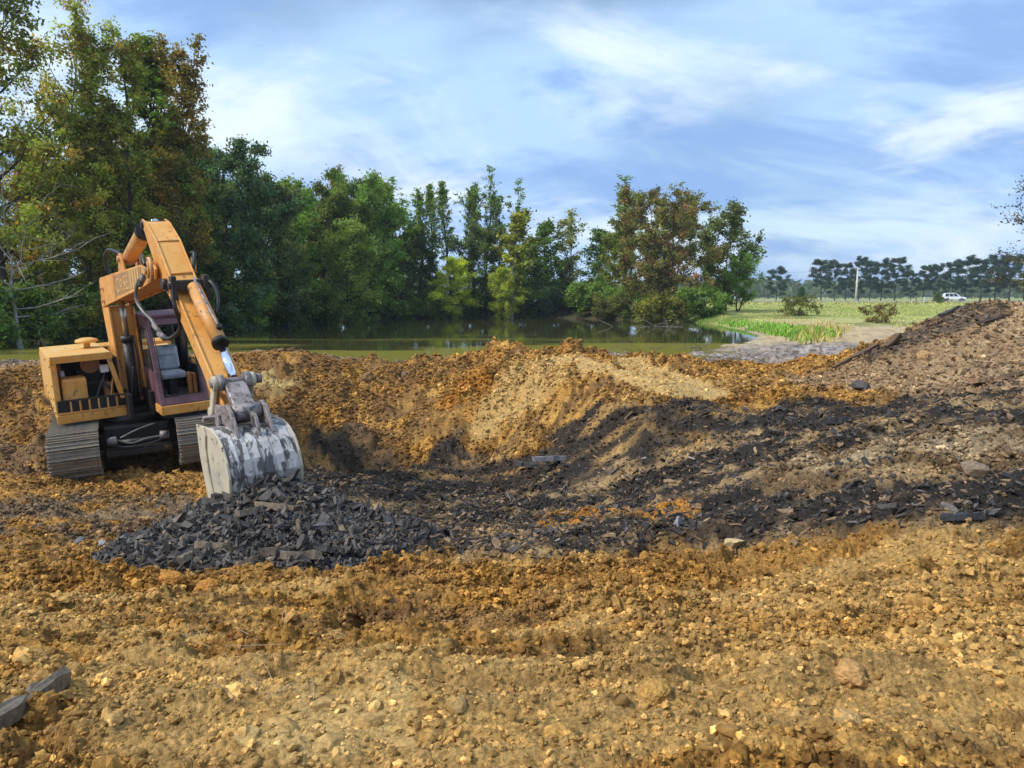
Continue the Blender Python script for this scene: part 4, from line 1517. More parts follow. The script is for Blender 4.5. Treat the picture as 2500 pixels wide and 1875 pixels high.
for k in range(5):
    xx = -.36 + k * .18
    m_ = MB()
    m_.prism_x([(-7.52, 1.13), (-7.52, 1.05), (-7.36, 1.045), (-7.10, 1.06), (-7.36, 1.125)], xx - .04, xx + .04, .008)
    m_.build('tooth', M['steel'], bucket)

# ---- loose hoses about the boom tip
MB().tube([(-.30, -4.20, 3.74), (-.38, -4.05, 3.60), (-.42, -4.0, 3.38), (-.38, -4.15, 3.20), (-.32, -4.4, 3.08), (-.31, -4.55, 2.98), (-.28, -4.66, 2.92)], .026).build('hydraulic_hose', M['hose_grey'], ex)
MB().tube([(-.27, -4.72, 2.86), (-.21, -4.90, 2.84), (-.15, -5.15, 2.93), (-.15, -5.4, 3.06), (-.22, -5.55, 3.28), (-.235, -5.50, 3.46)], .030).build('hydraulic_hose', M['rubber'], ex)
m_ = MB()
m_.cyl((-.29, -4.66, 2.90), (-.24, -4.78, 2.83), .040, seg=10)
m_.cyl((-.32, -4.52, 3.01), (-.28, -4.66, 2.92), .034, seg=10)
m_.build('hose_coupling', M['steel'], ex)
MB().cyl((-.36, -4.05, 3.56), (-.30, -4.18, 3.72), .042, seg=10).build('hose_coupling', M['steel'], ex)
MB().tube([(-.22, -.55, 3.62), (-.27, -.55, 3.9), (-.24, -.75, 4.08), (-.15, -1.05, 4.05), (-.1, -1.3, 3.98)], .032).build('hydraulic_hose', M['rubber'], ex)
MB().tube([(.20, -4.66, 3.90), (.23, -4.74, 4.0), (.24, -4.88, 4.0), (.22, -4.94, 3.90), (.19, -4.95, 3.78)], .024).build('hydraulic_hose', M['rubber'], ex)
MB().tube([(.20, -5.46, 3.62), (.25, -5.58, 3.62), (.285, -5.68, 3.50), (.28, -5.74, 3.36), (.22, -5.80, 3.22)], .026).build('hydraulic_hose', M['rubber'], ex)
MB().tube([(-.26, -3.95, 3.86), (-.29, -4.1, 3.98), (-.33, -4.35, 3.98), (-.34, -4.5, 3.86)], .026).build('hydraulic_hose', M['rubber'], ex)

# ================================================================== LOOSE STONE AND CLODS
rng = np.random.default_rng(7)


def ico(SUB):
    t_ = bmesh.new()
    bmesh.ops.create_icosphere(t_, subdivisions=SUB, radius=1.0)
    v = np.array([x.co[:] for x in t_.verts])
    f = np.array([[q.index for q in x.verts] for x in t_.faces])
    t_.free()
    return v, f


ICO_V, ICO_F = ico(1)
ICO2_V, ICO2_F = ico(2)


def chip_shape(k, seed):
    """irregular plate with broken edges: k-gon prism, triangulated"""
    r_ = np.random.default_rng(seed)
    a = np.sort(r_.uniform(0, 2 * math.pi, k) * .35 + np.arange(k) * 2 * math.pi / k)
    q = r_.uniform(.72, 1.1, k)
    top = np.stack([np.cos(a) * q, np.sin(a) * q * r_.uniform(.45, .75), np.full(k, .5) + r_.uniform(-.18, .18, k)], 1)
    bot = top.copy()
    bot[:, :2] *= r_.uniform(.86, 1.08, (k, 1))
    bot[:, 2] = -.5 + r_.uniform(-.12, .12, k)
    v = np.concatenate([top, bot])
    f = [(0, i, i + 1) for i in range(1, k - 1)] + [(k, k + i + 1, k + i) for i in range(1, k - 1)]
    for i in range(k):
        j = (i + 1) % k
        f += [(i, k + i, j), (j, k + i, k + j)]
    return v, np.array(f)


def clod_shape(seed):
    r_ = np.random.default_rng(seed)
    big = seed >= 220
    v0 = ICO2_V if big else ICO_V
    d = r_.uniform(-.22, .22, (len(v0), 1)) if big else r_.uniform(-.36, .30, (len(v0), 1))
    if big:
        for k in range(9):
            c_ = r_.normal(size=3)
            c_ /= np.linalg.norm(c_)
            d[:, 0] += r_.uniform(-.65, .45) * np.clip((v0 @ c_ - .45) / .45, 0, 1)
    v = v0 * (1 + d) * r_.uniform(.7, 1.25, (1, 3))
    v[:, 2] *= .8
    return v, ICO2_F if big else ICO_F


def rot_mats(ax, ay, az):
    cx, sx, cy, sy, cz_, sz = np.cos(ax), np.sin(ax), np.cos(ay), np.sin(ay), np.cos(az), np.sin(az)
    R = np.empty((len(ax), 3, 3))
    R[:, 0, 0] = cz_ * cy
    R[:, 0, 1] = cz_ * sy * sx - sz * cx
    R[:, 0, 2] = cz_ * sy * cx + sz * sx
    R[:, 1, 0] = sz * cy
    R[:, 1, 1] = sz * sy * sx + cz_ * cx
    R[:, 1, 2] = sz * sy * cx - cz_ * sx
    R[:, 2, 0] = -sy
    R[:, 2, 1] = cy * sx
    R[:, 2, 2] = cy * cx
    return R


def scatter_mesh(name, shapes, pos, scl, tilt, cols, mat, parent=None):
    n_ = len(pos)
    which = rng.integers(0, len(shapes), n_)
    Vs, Fs, Cs = [], [], []
    base = 0
    R = rot_mats(rng.normal(0, tilt, n_), rng.normal(0, tilt, n_), rng.uniform(0, 2 * math.pi, n_))
    for k, (v, f) in enumerate(shapes):
        ids = np.where(which == k)[0]
        if not len(ids):
            continue
        P = (v[None] * scl[ids][:, None, :])
        P = np.einsum('nij,nkj->nki', R[ids], P) + pos[ids][:, None, :]
        Vs.append(P.reshape(-1, 3))
        Fs.append((f[None] + (np.arange(len(ids)) * len(v))[:, None, None] + base).reshape(-1, 3))
        Cs.append(np.repeat(cols[ids], len(v), 0))
        base += len(ids) * len(v)
    me = fast_mesh(name, np.concatenate(Vs), np.concatenate(Fs), [mat])
    set_col(me, 'Col', np.concatenate(Cs))
    o = link(name, me, parent)
    prop(o, kind='stuff')
    return o


shale, brown, mound, mdark, mud, smooth, trk, farm, gpx, gpy = hmask
cellw = RR.ravel() ** 2
vis = (gpx > -120) & (gpx < 2620) & (gpy < 1960) & (Y > 1.6) & (Y < 21)
CHIP = [chip_shape(k, 100 + i) for i, k in enumerate((5, 6, 5, 6, 4, 5))]
CLOD = [clod_shape(200 + i) for i in range(8)]


def pick(wt, n_):
    p = np.where(vis, wt, 0)
    p = p / p.sum()
    return rng.choice(len(p), n_, p=p)


area = np.minimum(RR.ravel(), 12) ** 0.7
# crumbs and clods of clay over the tan ground
clump = sstep(.44, .62, fbm(X * .9, Y * .9, 3, 81))
wt = area * (1 - np.clip(shale + mound * .5 + mud * .3, 0, 1)) * (1 - .75 * smooth) * (1 - farm) * (.25 + clump)
def crumbs(name, n_, mu, sd_, lo, hi, shapes):
    idx = pick(wt, n_)
    sz = np.clip(np.exp(rng.normal(mu, sd_, len(idx))) * (.8 + .030 * RR.ravel()[idx]), lo, hi)
    pos_ = np.stack([X[idx], Y[idx], hz[idx] + sz * .10], 1) + rng.normal(0, .010, (len(idx), 3)) * [1, 1, .1]
    cc = hcol[idx] * rng.uniform(.70, 1.25, (len(idx), 1)) * np.array([1.0, .97, .92])
    return scatter_mesh(name, shapes, pos_, sz[:, None] * rng.uniform(.7, 1.3, (len(idx), 3)), .8, cc, M['clod'])


CLOD2 = [clod_shape(220 + i) for i in range(8)]
cl = crumbs('clay_lumps', 900, -3.55, .34, .02, .06, CLOD2)
cl['label'] = 'loose fist sized lumps of tan clay over the dug ground'
cl['category'] = 'soil'
M['crumb'] = stone_mat('crumbly_clay', 0.95, 0.12)
for n_ in M['crumb'].node_tree.nodes:
    if n_.type == 'ATTRIBUTE':
        n_.attribute_type = 'INSTANCER'


def gn_instances(name, pos_, scl, rot_, cols_, n_shape, rough_, mat, parent=None):
    me = bpy.data.meshes.new(name)
    me.vertices.add(len(pos_))
    me.vertices.foreach_set('co', np.asarray(pos_, np.float32).ravel())
    for nm, arr in (('scl', scl), ('rot', rot_)):
        at = me.attributes.new(nm, 'FLOAT_VECTOR', 'POINT')
        at.data.foreach_set('vector', np.asarray(arr, np.float32).ravel())
    set_col(me, 'Col', cols_)
    me.update()
    o = link(name, me, parent)
    ng = bpy.data.node_groups.new(name, 'GeometryNodeTree')
    ng.interface.new_socket('Geometry', in_out='INPUT', socket_type='NodeSocketGeometry')
    ng.interface.new_socket('Geometry', in_out='OUTPUT', socket_type='NodeSocketGeometry')
    N_, L_ = ng.nodes, ng.links
    gi_, go_ = N_.new('NodeGroupInput'), N_.new('NodeGroupOutput')
    g2i = N_.new('GeometryNodeGeometryToInstance')
    for k in range(n_shape):
        ic = N_.new('GeometryNodeMeshIcoSphere')
        ic.inputs['Radius'].default_value = 1.0
        ic.inputs['Subdivisions'].default_value = 2
        nz = N_.new('ShaderNodeTexNoise')
        nz.noise_dimensions = '4D'
        nz.inputs['W'].default_value = k * 3.7
        nz.inputs['Scale'].default_value = 1.7
        nz.inputs['Detail'].default_value = 3.0
        nz.inputs['Roughness'].default_value = 0.65
        sub_ = N_.new('ShaderNodeMath')
        sub_.operation = 'SUBTRACT'
        sub_.inputs[1].default_value = 0.5
        mul_ = N_.new('ShaderNodeMath')
        mul_.operation = 'MULTIPLY'
        mul_.inputs[1].default_value = rough_
        ps = N_.new('GeometryNodeInputPosition')
        vm = N_.new('ShaderNodeVectorMath')
        vm.operation = 'SCALE'
        sp_ = N_.new('GeometryNodeSetPosition')
        sm_ = N_.new('GeometryNodeSetMaterial')
        sm_.inputs['Material'].default_value = mat
        ss_ = N_.new('GeometryNodeSetShadeSmooth')
        ss_.inputs['Shade Smooth'].default_value = False
        L_.new(nz.outputs[0], sub_.inputs[0])
        L_.new(sub_.outputs[0], mul_.inputs[0])
        L_.new(ps.outputs[0], vm.inputs[0])
        L_.new(mul_.outputs[0], vm.inputs['Scale'])
        L_.new(ic.outputs['Mesh'], sp_.inputs['Geometry'])
        L_.new(vm.outputs[0], sp_.inputs['Offset'])
        L_.new(sp_.outputs[0], sm_.inputs['Geometry'])
        L_.new(sm_.outputs[0], ss_.inputs['Geometry'])
        L_.new(ss_.outputs[0], g2i.inputs[0])
    iop = N_.new('GeometryNodeInstanceOnPoints')
    iop.inputs['Pick Instance'].default_value = True
    ix = N_.new('GeometryNodeInputIndex')
    L_.new(ix.outputs[0], iop.inputs['Instance Index'])
    for nm, sk in (('scl', 'Scale'), ('rot', 'Rotation')):
        na = N_.new('GeometryNodeInputNamedAttribute')
        na.data_type = 'FLOAT_VECTOR'
        na.inputs['Name'].default_value = nm
        L_.new(na.outputs[0], iop.inputs[sk])
    L_.new(gi_.outputs[0], iop.inputs['Points'])
    L_.new(g2i.outputs[0], iop.inputs['Instance'])
    L_.new(iop.outputs[0], go_.inputs[0])
    md = o.modifiers.new('scatter', 'NODES')
    md.node_group = ng
    me.materials.append(mat)
    prop(o, kind='stuff')
    return o


cell = np.gradient(rad)[:, None] * RR * np.gradient(ang)[None, :]
wt2 = cell.ravel() * RR.ravel() ** -1.0 * (1 - np.clip(shale * .8 + mound * .6 + mud * .3, 0, 1)) * (1 - .60 * np.maximum(smooth, trk * 1.5)) * (1 - farm) * (.22 + clump)
idx = pick(wt2, 260000)
sz = np.clip(np.exp(rng.normal(-4.72, .50, len(idx))) * (.75 + .06 * RR.ravel()[idx]), .005, .036)
pos_ = np.stack([X[idx] + rng.normal(0, .012, len(idx)), Y[idx] + rng.normal(0, .012, len(idx)), hz[idx] + sz * .15], 1)
cc = hcol[idx] * np.exp(rng.normal(-.16, .34, (len(idx), 1))) * np.array([1.0, .97, .92])
cl = gn_instances('clay_crumbs', pos_, sz[:, None] * rng.uniform(.7, 1.35, (len(idx), 3)) * np.array([1, 1, .75]), rng.uniform(0, 6.28, (len(idx), 3)) * np.array([.12, .12, 1]), cc, 8, 3.0, M['crumb'])
cl['label'] = 'loose tan clay crumbs strewn over the dug ground'
cl['category'] = 'soil'
# shale chips in the dark bands, flat brown chips on the mound
wt = area * np.clip(shale * 1.0 + brown * .35 + mound * 1.1 + mdark, 0, 1.3) * (1 - farm)
idx = pick(wt, 15000)
sz = np.clip(np.exp(rng.normal(-3.55, .48, len(idx))) * (1 + .5 * mound[idx]), .010, .095)
s3 = np.stack([sz * rng.uniform(.9, 1.5, len(idx)), sz * rng.uniform(.6, .9, len(idx)), sz * rng.uniform(.18, .42, len(idx))], 1)
pos_ = np.stack([X[idx], Y[idx], hz[idx] + sz * .12], 1)
dk = np.array([.046, .039, .034])[None] * np.exp(rng.normal(.1, .55, (len(idx), 1)))
bn = np.array([.25, .155, .078])[None] * rng.uniform(.5, 1.5, (len(idx), 1))
fm = np.clip(mound[idx] * (1 - .75 * mdark[idx]) * rng.uniform(.4, 1.4, len(idx)) + (rng.uniform(0, 1, len(idx)) < .38) * .8, 0, 1)[:, None]
sc2 = scatter_mesh('shale_chips', CHIP, pos_, s3, .45, dk * (1 - fm) + bn * fm, M['chip'])
sc2['label'] = 'flat chips of dark shale scattered over the pit and spoil mound'
sc2['category'] = 'gravel'

# ------------------------------------------------------------------ the black shale pile under the bucket
pc = np.array([-2.80, 8.60])
pile_pts = []


def pile_h(x, y):
    """height above the ground of the pile"""
    u, v = x - pc[0], y - pc[1]
    a = .06
    u, v = u * math.cos(a) + v * math.sin(a), -u * math.sin(a) + v * math.cos(a)
    jr = 1 + (fbm(x * 1.6 + 4, y * 1.6, 3, 301) - .5) * .30
    e = np.sqrt((u / np.where(u > 0, 2.05, 1.80)) ** 2 + (v / np.where(v < 0, 1.85, 1.5)) ** 2) / jr
    hgt = .80 * np.clip(1 - e, 0, 1) ** 1.0 + .12 * np.exp(-((u - .25) / .6) ** 2 - ((v - .1) / .5) ** 2)
    return hgt * (e < 1) - .06 * sstep(.9, 1.1, e)


pile = empty('shale_pile', (pc[0], pc[1], g_at(*pc)))
prop(pile, 'heap of broken black shale in front of the excavator bucket', 'rock pile')
n1_ = 110
gx, gy = np.meshgrid(np.linspace(-2.2, 2.4, n1_), np.linspace(-1.95, 1.75, n1_))
wx, wy = gx.ravel() + pc[0], gy.ravel() + pc[1]
gz = h_base(wx, wy)
ph = pile_h(wx, wy)
rough = (clods(wx, wy, .14, 311, .8) * .30 + clods(wx, wy, .07, 312, .8) * .35) * sstep(-.02, .05, ph)
wz = gz + ph + rough - .02
pv = np.stack([gx.ravel(), gy.ravel(), wz - pile.location.z], 1)
qi = np.arange(n1_ * n1_).reshape(n1_, n1_)
pq = np.stack([qi[:-1, :-1].ravel(), qi[:-1, 1:].ravel(), qi[1:, 1:].ravel(), qi[1:, :-1].ravel()], 1)
keep = (ph[pq] > -.045).any(1)
pme = fast_mesh('core', pv, pq[keep], [M['chip']])
set_col(pme, 'Col', np.array([.030, .028, .029])[None] * rng.uniform(.7, 1.5, (len(pv), 1)))
link('core', pme, pile)


def pile_top(x, y):
    x, y = np.atleast_1d(x), np.atleast_1d(y)
    return h_base(x, y) + pile_h(x, y)


# 300 stones one can pick out, then the small stuff
stone_me = []
for i in range(14):
    v, f = chip_shape(int(rng.integers(4, 8)), 400 + i)
    v = v * np.array([1, .8 if i % 3 else .55, .55 if i % 4 else .95])
    me = fast_mesh('stone', v, f, [M['chip']])
    tone = (np.array([.062, .057, .054]), np.array([.040, .037, .035]), np.array([.125, .115, .108]), np.array([.145, .115, .085]), np.array([.075, .065, .056]))[i % 5]
    set_col(me, 'Col', np.repeat(tone[None], len(v), 0))
    stone_me.append(me)
cnt = 0
while cnt < 300:
    x, y = pc[0] + rng.normal(-.25, .85), pc[1] - abs(rng.normal(.45, .65)) + .25
    hgt = float(pile_h(np.array([x]), np.array([y]))[0])
    if hgt < .0:
        continue
    zt = float(pile_top(x, y)[0])
    o = bpy.data.objects.new('stone', stone_me[int(rng.integers(0, 14))])
    COL.objects.link(o)
    o.parent = pile
    s_ = float(np.clip(np.exp(rng.normal(-2.62, .36)), .04, .15))
    o.location = (x - pc[0], y - pc[1], zt + s_ * .25 - pile.location.z)
    o.scale = (s_ * rng.uniform(.9, 1.5), s_, s_ * rng.uniform(.6, 1.0))
    o.rotation_euler = (rng.normal(0, .55), rng.normal(0, .55), rng.uniform(0, 6.28))
    cnt += 1
n2_ = 10000
x = pc[0] + rng.uniform(-2.2, 2.5, n2_ * 3)
y = pc[1] + rng.uniform(-2.0, 1.6, n2_ * 3)
ok = pile_h(x, y) > -.03 - .0 * x
x, y = x[ok][:n2_], y[ok][:n2_]
sz = np.clip(np.exp(rng.normal(-3.35, .42, len(x))), .012, .09)
s3 = np.stack([sz * rng.uniform(.9, 1.6, len(x)), sz * rng.uniform(.6, .95, len(x)), sz * rng.uniform(.25, .6, len(x))], 1)
z = h_base(x, y) + pile_h(x, y) + sz * .3 + .01
cols_ = np.array([.048, .041, .035])[None] * rng.uniform(.45, 2.6, (len(x), 1)) * np.array([1, 1, 1.0])
warm = (rng.uniform(0, 1, len(x)) < .08)[:, None]
cols_ = np.where(warm, np.array([.20, .14, .085])[None] * rng.uniform(.6, 1.4, (len(x), 1)), cols_)
scatter_mesh('small_stones', CHIP, np.stack([x - pc[0], y - pc[1], z - pile.location.z], 1), s3, .65, cols_, M['chip'], pile)

# ------------------------------------------------------------------ single lumps, slabs and wood one can name


def ground_hit(px, py, ymin=2.0, ymax=24.0):
    yy = np.linspace(ymin, ymax, 900)
    r_ = ray(px, py)
    tt_ = yy / r_[1]
    xx, zz_ = r_[0] * tt_, CAM_Z + r_[2] * tt_
    hh = h_base(xx, yy)
    below = np.where(zz_ < hh)[0]
    i = below[0] if len(below) else len(yy) - 1
    return xx[i], yy[i]


def lump(name, px, py, size, label, cat, col_, seed, flat=.75, clay=True, z_up=.3, rot=None):
    x, y = ground_hit(px, py)
    t_ = bmesh.new()
    bmesh.ops.create_icosphere(t_, subdivisions=4, radius=1.0)
    v = np.array([q.co[:] for q in t_.verts])
    f = np.array([[q.index for q in p.verts] for p in t_.faces])
    t_.free()
    r_ = np.random.default_rng(seed)
    d = np.zeros(len(v))
    nrm_ = v.copy()
    for k in range(110 if clay else 26):
        c_ = r_.normal(size=3)
        c_ /= np.linalg.norm(c_)
        if clay:
            a_ = np.clip(1 - np.arccos(np.clip(nrm_ @ c_, -1, 1)) / r_.uniform(.10, .50), 0, 1)
            d += np.sqrt(a_) * r_.uniform(-.07, .12)
        else:
            lim = r_.uniform(.55, .95)
            dp = v @ c_
            v = v - np.outer(np.clip(dp - lim, 0, None), c_)
    v = v * (1 + d[:, None])
    v = v * (1 + (r_.uniform(size=len(v))[:, None] - .5) * (.10 if clay else .02))
    v = v * np.array([1.15, .9, flat])
    v = v * size * (.72 if clay else 1.0)
    me = fast_mesh(name, v, f, [M['clod'] if clay else M['chip']])
    set_col(me, 'Col', np.repeat(np.array(col_)[None], len(v), 0) * r_.uniform(.85, 1.15, (len(v), 1)))
    o = link(name, me)
    o.location = (x, y, g_at(x, y) + size * (z_up - (.38 if clay else 0)))
    o.rotation_euler = rot or (r_.normal(0, .2), r_.normal(0, .2), r_.uniform(0, 6))
    prop(o, label, cat)
    return o


TAN, ORG, PALE, GREY, BLK = (.40, .225, .062), (.38, .17, .035), (.56, .44, .25), (.20, .18, .17), (.05, .047, .05)
lump('clay_clod', 2075, 1750, .10, 'big pale tan clay clod with a dark shadow under it, lower right foreground', 'clod', (.44, .28, .11), 1)
lump('clay_clod', 1370, 1770, .09, 'rounded brown clay clod at the bottom centre, over a dark hollow', 'clod', TAN, 2)
lump('clay_clod', 1600, 1690, .10, 'large tan clay clod beside the dark undercut hollow', 'clod', TAN, 3)
lump('clay_clod', 2070, 1650, .10, 'reddish clay clod above the big pale clod on the right', 'clod', (.42, .24, .09), 4)
lump('clay_clod', 1880, 1390, .10, 'lone reddish clod on the tan slope right of centre', 'clod', (.44, .26, .10), 5)
lump('clay_clod', 985, 1380, .12, 'yellow clay clod at the front foot of the shale pile', 'clod', TAN, 6)
lump('clay_clod', 905, 1395, .10, 'orange clay clod nestled against the shale pile front', 'clod', ORG, 7)
lump('clay_clod', 510, 1440, .15, 'orange brown clay lump left below the shale pile', 'clod', ORG, 8, .6)
lump('clay_clod', 420, 1435, .13, 'flat orange clay lump beside the lower left foot of the pile', 'clod', ORG, 9, .5)
lump('clay_clod', 2260, 870, .14, 'round tan clod stuck in the face of the spoil mound', 'clod', (.40, .25, .11), 10, .9)
lump('clay_clod', 1320, 838, .16, 'tan clod sitting high on the berm crest in front of the pond', 'clod', TAN, 11, .9)
lump('clay_clod', 1418, 836, .18, 'pointed tan clod on the berm crest beside the pond reflection', 'clod', TAN, 12, 1.0)
lump('rock', 345, 1352, .12, 'pale grey angular rock at the left tip of the shale pile', 'rock', (.30, .30, .32), 21, .8, False)
lump('rock', 195, 1325, .10, 'dark grey rock lying left of the shale pile', 'rock', (.11, .11, .115), 22, .7, False)
lump('rock', 243, 1330, .08, 'small pale rock beside the dark rock left of the pile', 'rock', (.26, .26, .27), 23, .6, False)
lump('rock', 1548, 1300, .12, 'flat black rock in the dark band right of centre', 'rock', BLK, 24, .6, False)
lump('rock', 1655, 1293, .07, 'upright pale grey stone standing in the dark band', 'rock', (.24, .24, .25), 25, 1.3, False)
lump('rock', 2385, 1160, .13, 'brown angular stone on the dark strip at the right edge', 'rock', (.20, .14, .09), 26, .6, False)
lump('rock', 2100, 955, .17, 'black stone with a pale top below the spoil mound', 'rock', (.07, .06, .055), 27, .6, False)
lump('rock', 1790, 1330, .10, 'pale yellow stone at the edge of the dark band', 'rock', (.45, .33, .16), 28, .6, False)


def slab(name, px, py, dims, rotz, label, cat, col_, seed, tilt=(0, 0), z_up=.5):
    x, y = ground_hit(px, py)
    r_ = np.random.default_rng(seed)
    L, W, T = dims
    k = 9
    u = np.linspace(-1, 1, k)
    top, bot = [], []
    wv = 1 - .35 * np.abs(u) ** 3
    pts_ = []
    for s_ in (1, -1):
        for i in (range(k) if s_ > 0 else range(k - 1, -1, -1)):
            pts_.append((u[i] * L / 2 + r_.normal(0, .012), s_ * W / 2 * wv[i] * r_.uniform(.75, 1.05)))
    n_ = len(pts_)
    V = [(a, b_, T / 2 + r_.normal(0, .008)) for a, b_ in pts_] + [(a * .97, b_ * .93, -T / 2) for a, b_ in pts_] + [(0, 0, T / 2)]
    Fc = [(i, (i + 1) % n_, 2 * n_) for i in range(n_)]
    for i in range(n_):
        j = (i + 1) % n_
        Fc += [(i, n_ + i, j), (j, n_ + i, n_ + j)]
    Fc += [(n_, n_ + i + 1, n_ + i) for i in range(1, n_ - 1)]
    me = fast_mesh(name, np.array(V), np.array(Fc), [M['chip']])
    set_col(me, 'Col', np.repeat(np.array(col_)[None], len(V), 0))
    o = link(name, me)
    o.location = (x, y, g_at(x, y) + T * z_up)
    o.rotation_euler = (tilt[0], tilt[1], rotz)
    prop(o, label, cat)
    return o


slab('shale_slab', 1362, 1133, (.85, .20, .07), .22, 'long flat grey slab lying in the black pit below the lip', 'slab', (.20, .19, .20), 1, (-.15, 0), .9)
slab('shale_slab', 1290, 1147, (.5, .18, .07), -.1, 'dark slab just left of the long grey slab', 'slab', (.07, .065, .068), 2, (-.1, .1), .8)
slab('shale_slab', 2350, 1285, (.42, .12, .05), .15, 'long black slab near the right edge above the tan ground', 'slab', (.055, .055, .06), 3, (-.2, 0), .8)
slab('shale_slab', 2050, 1045, (.34, .14, .08), -.1, 'black slab at the foot of the dark knoll on the right', 'slab', (.04, .038, .038), 4, (-.2, 0), .9)
slab('timber', 2090, 886, (1.25, .09, .05), .55, 'long dark split timber half buried at the mound foot', 'timber', (.14, .09, .055), 5, (.0, -.28), .9)
slab('timber', 2178, 846, (.45, .11, .06), .6, 'short brown timber on the left flank of the mound', 'timber', (.13, .075, .04), 6, (.0, -.5), .9)
slab('shale_slab', 2385, 738, (.7, .26, .07), .1, 'dark slab lying across the very top of the spoil mound', 'slab', (.05, .042, .038), 7, (-.1, 0), .9)
slab('shale_slab', 2320, 765, (.45, .18, .06), .5, 'dark slab just below the mound top on its left', 'slab', (.06, .05, .044), 8, (-.25, -.3), .9)
slab('shale_slab', 2420, 790, (.6, .10, .04), .35, 'long thin slab slanting below the mound top', 'slab', (.10, .075, .055), 9, (-.4, -.2), .9)
slab('shale_slab', 2395, 935, (.30, .18, .07), .3, 'square brown slab in the middle of the mound face', 'slab', (.26, .16, .085), 10, (-.3, 0), .9)
slab('shale_slab', 2480, 920, (.5, .10, .05), .3, 'narrow slab at the right edge of the mound face', 'slab', (.18, .12, .07), 11, (-.3, -.1), .9)
for i, (px, py, dims, rz, lab) in enumerate(((610, 1262, (.30, .09, .07), 1.0, 'pale brown stick of shale high on the pile front'), (520, 1345, (.34, .09, .06), .2, 'long brown shale splinter across the middle of the pile'),
                                           (465, 1370, (.34, .08, .07), 1.5, 'upright tan splinter at the left of the pile'), (610, 1385, (.36, .09, .07), 1.25, 'pale splinter leaning at the pile foot'),
                                           (735, 1370, (.38, .11, .07), .3, 'brown splinter at the right front of the pile'), (670, 1248, (.40, .07, .06), .05, 'thin brown splinter lying near the pile top'))):
    x, y = ground_hit(px, py)
    o = slab('shale_splinter', px, py, dims, rz, lab, 'stone', (.22, .16, .105) if i % 2 else (.17, .13, .09), 60 + i, (-.4, .1))
    # sits on the pile, not on the ground below it
    yy = np.linspace(6.5, 10, 500)
    r0 = ray(px, py)
    tt_ = yy / r0[1]
    hit = np.where(CAM_Z + r0[2] * tt_ < pile_top(r0[0] * tt_, yy))[0]
    if len(hit):
        y = yy[hit[0]]
        x = r0[0] * tt_[hit[0]]
        o.location = (x, y, float(pile_top(x, y)[0]) + .05)

# log at the lower left corner
x0, y0 = ground_hit(-40, 1775)
x1, y1 = ground_hit(165, 1655)
o = slab('log', 70, 1712, (math.hypot(x1 - x0, y1 - y0), .085, .075), math.atan2(y1 - y0, x1 - x0), 'dark weathered log half sunk in soil at the lower left corner', 'log', (.15, .12, .085), 90, (0, 0), 1.0)
o.location = ((x0 + x1) / 2, (y0 + y1) / 2, (g_at(x0, y0) + g_at(x1, y1)) / 2 + .035)
o.rotation_euler = (0, -math.atan2(g_at(x1, y1) - g_at(x0, y0), math.hypot(x1 - x0, y1 - y0)), math.atan2(y1 - y0, x1 - x0))
# broken blocks of pale clay at the photographer's feet
for i, (px, py, s_, lab) in enumerate(((690, 1745, .20, 'pale cracked clay block at the bottom, left of the centre gap'), (800, 1700, .17, 'pale clay block above the bottom centre gap'), (930, 1640, .17, 'pale layered clay block, highest of the broken bank'),
                                       (905, 1735, .16, 'yellow grey clay block right of the bottom gap'), (990, 1800, .20, 'yellow clay block at the bottom edge near the centre'), (600, 1820, .17, 'pale clay block cut by the bottom edge'),
                                       (800, 1830, .18, 'cracked clay block on the bottom edge below the gap'), (1120, 1720, .13, 'small grey clay block right of the broken bank'))):
    o = lump('clay_block', px, py, s_ * .45, lab, 'clay block', ((.40, .25, .09), (.38, .24, .09), (.42, .28, .11))[i % 3], 500 + i, .6, False, -.12, (.08 * (i % 3 - 1), .1 * (i % 2), i * 1.1))
    o.data.materials[0] = M['clod']
# stump on the berm
sx_, sy_ = ground_hit(1595, 858)
m_ = MB()
zg = g_at(sx_, sy_)
prof = [(.26, -.1), (.22, .02), (.19, .14), (.21, .26), (.17, .34), (.05, .36)]
m_.lathe(prof, (sx_, sy_, zg), 14)
for v in m_.bm.verts:
    a_ = math.atan2(v.co.y - sy_, v.co.x - sx_)
    k_ = 1 + .22 * math.sin(3 * a_ + v.co.z * 9) + .12 * math.sin(7 * a_)
    v.co.x = sx_ + (v.co.x - sx_) * k_
    v.co.y = sy_ + (v.co.y - sy_) * k_
M['stump'] = plain_mat('wet_stump', (.055, .045, .042), .8, 0, .3, .5, 7, .8)
prop(m_.build('stump', M['stump']), 'small dark stump poking up on the berm crest before the water', 'stump')
lump('clay_clod', 895, 915, .26, 'overhanging dark clay lump in the far pit wall', 'clod', (.20, .12, .05), 31, .8)
lump('clay_clod', 990, 900, .20, 'grey root bound lump on the wall top before the pond', 'clod', (.17, .12, .075), 32, .7)


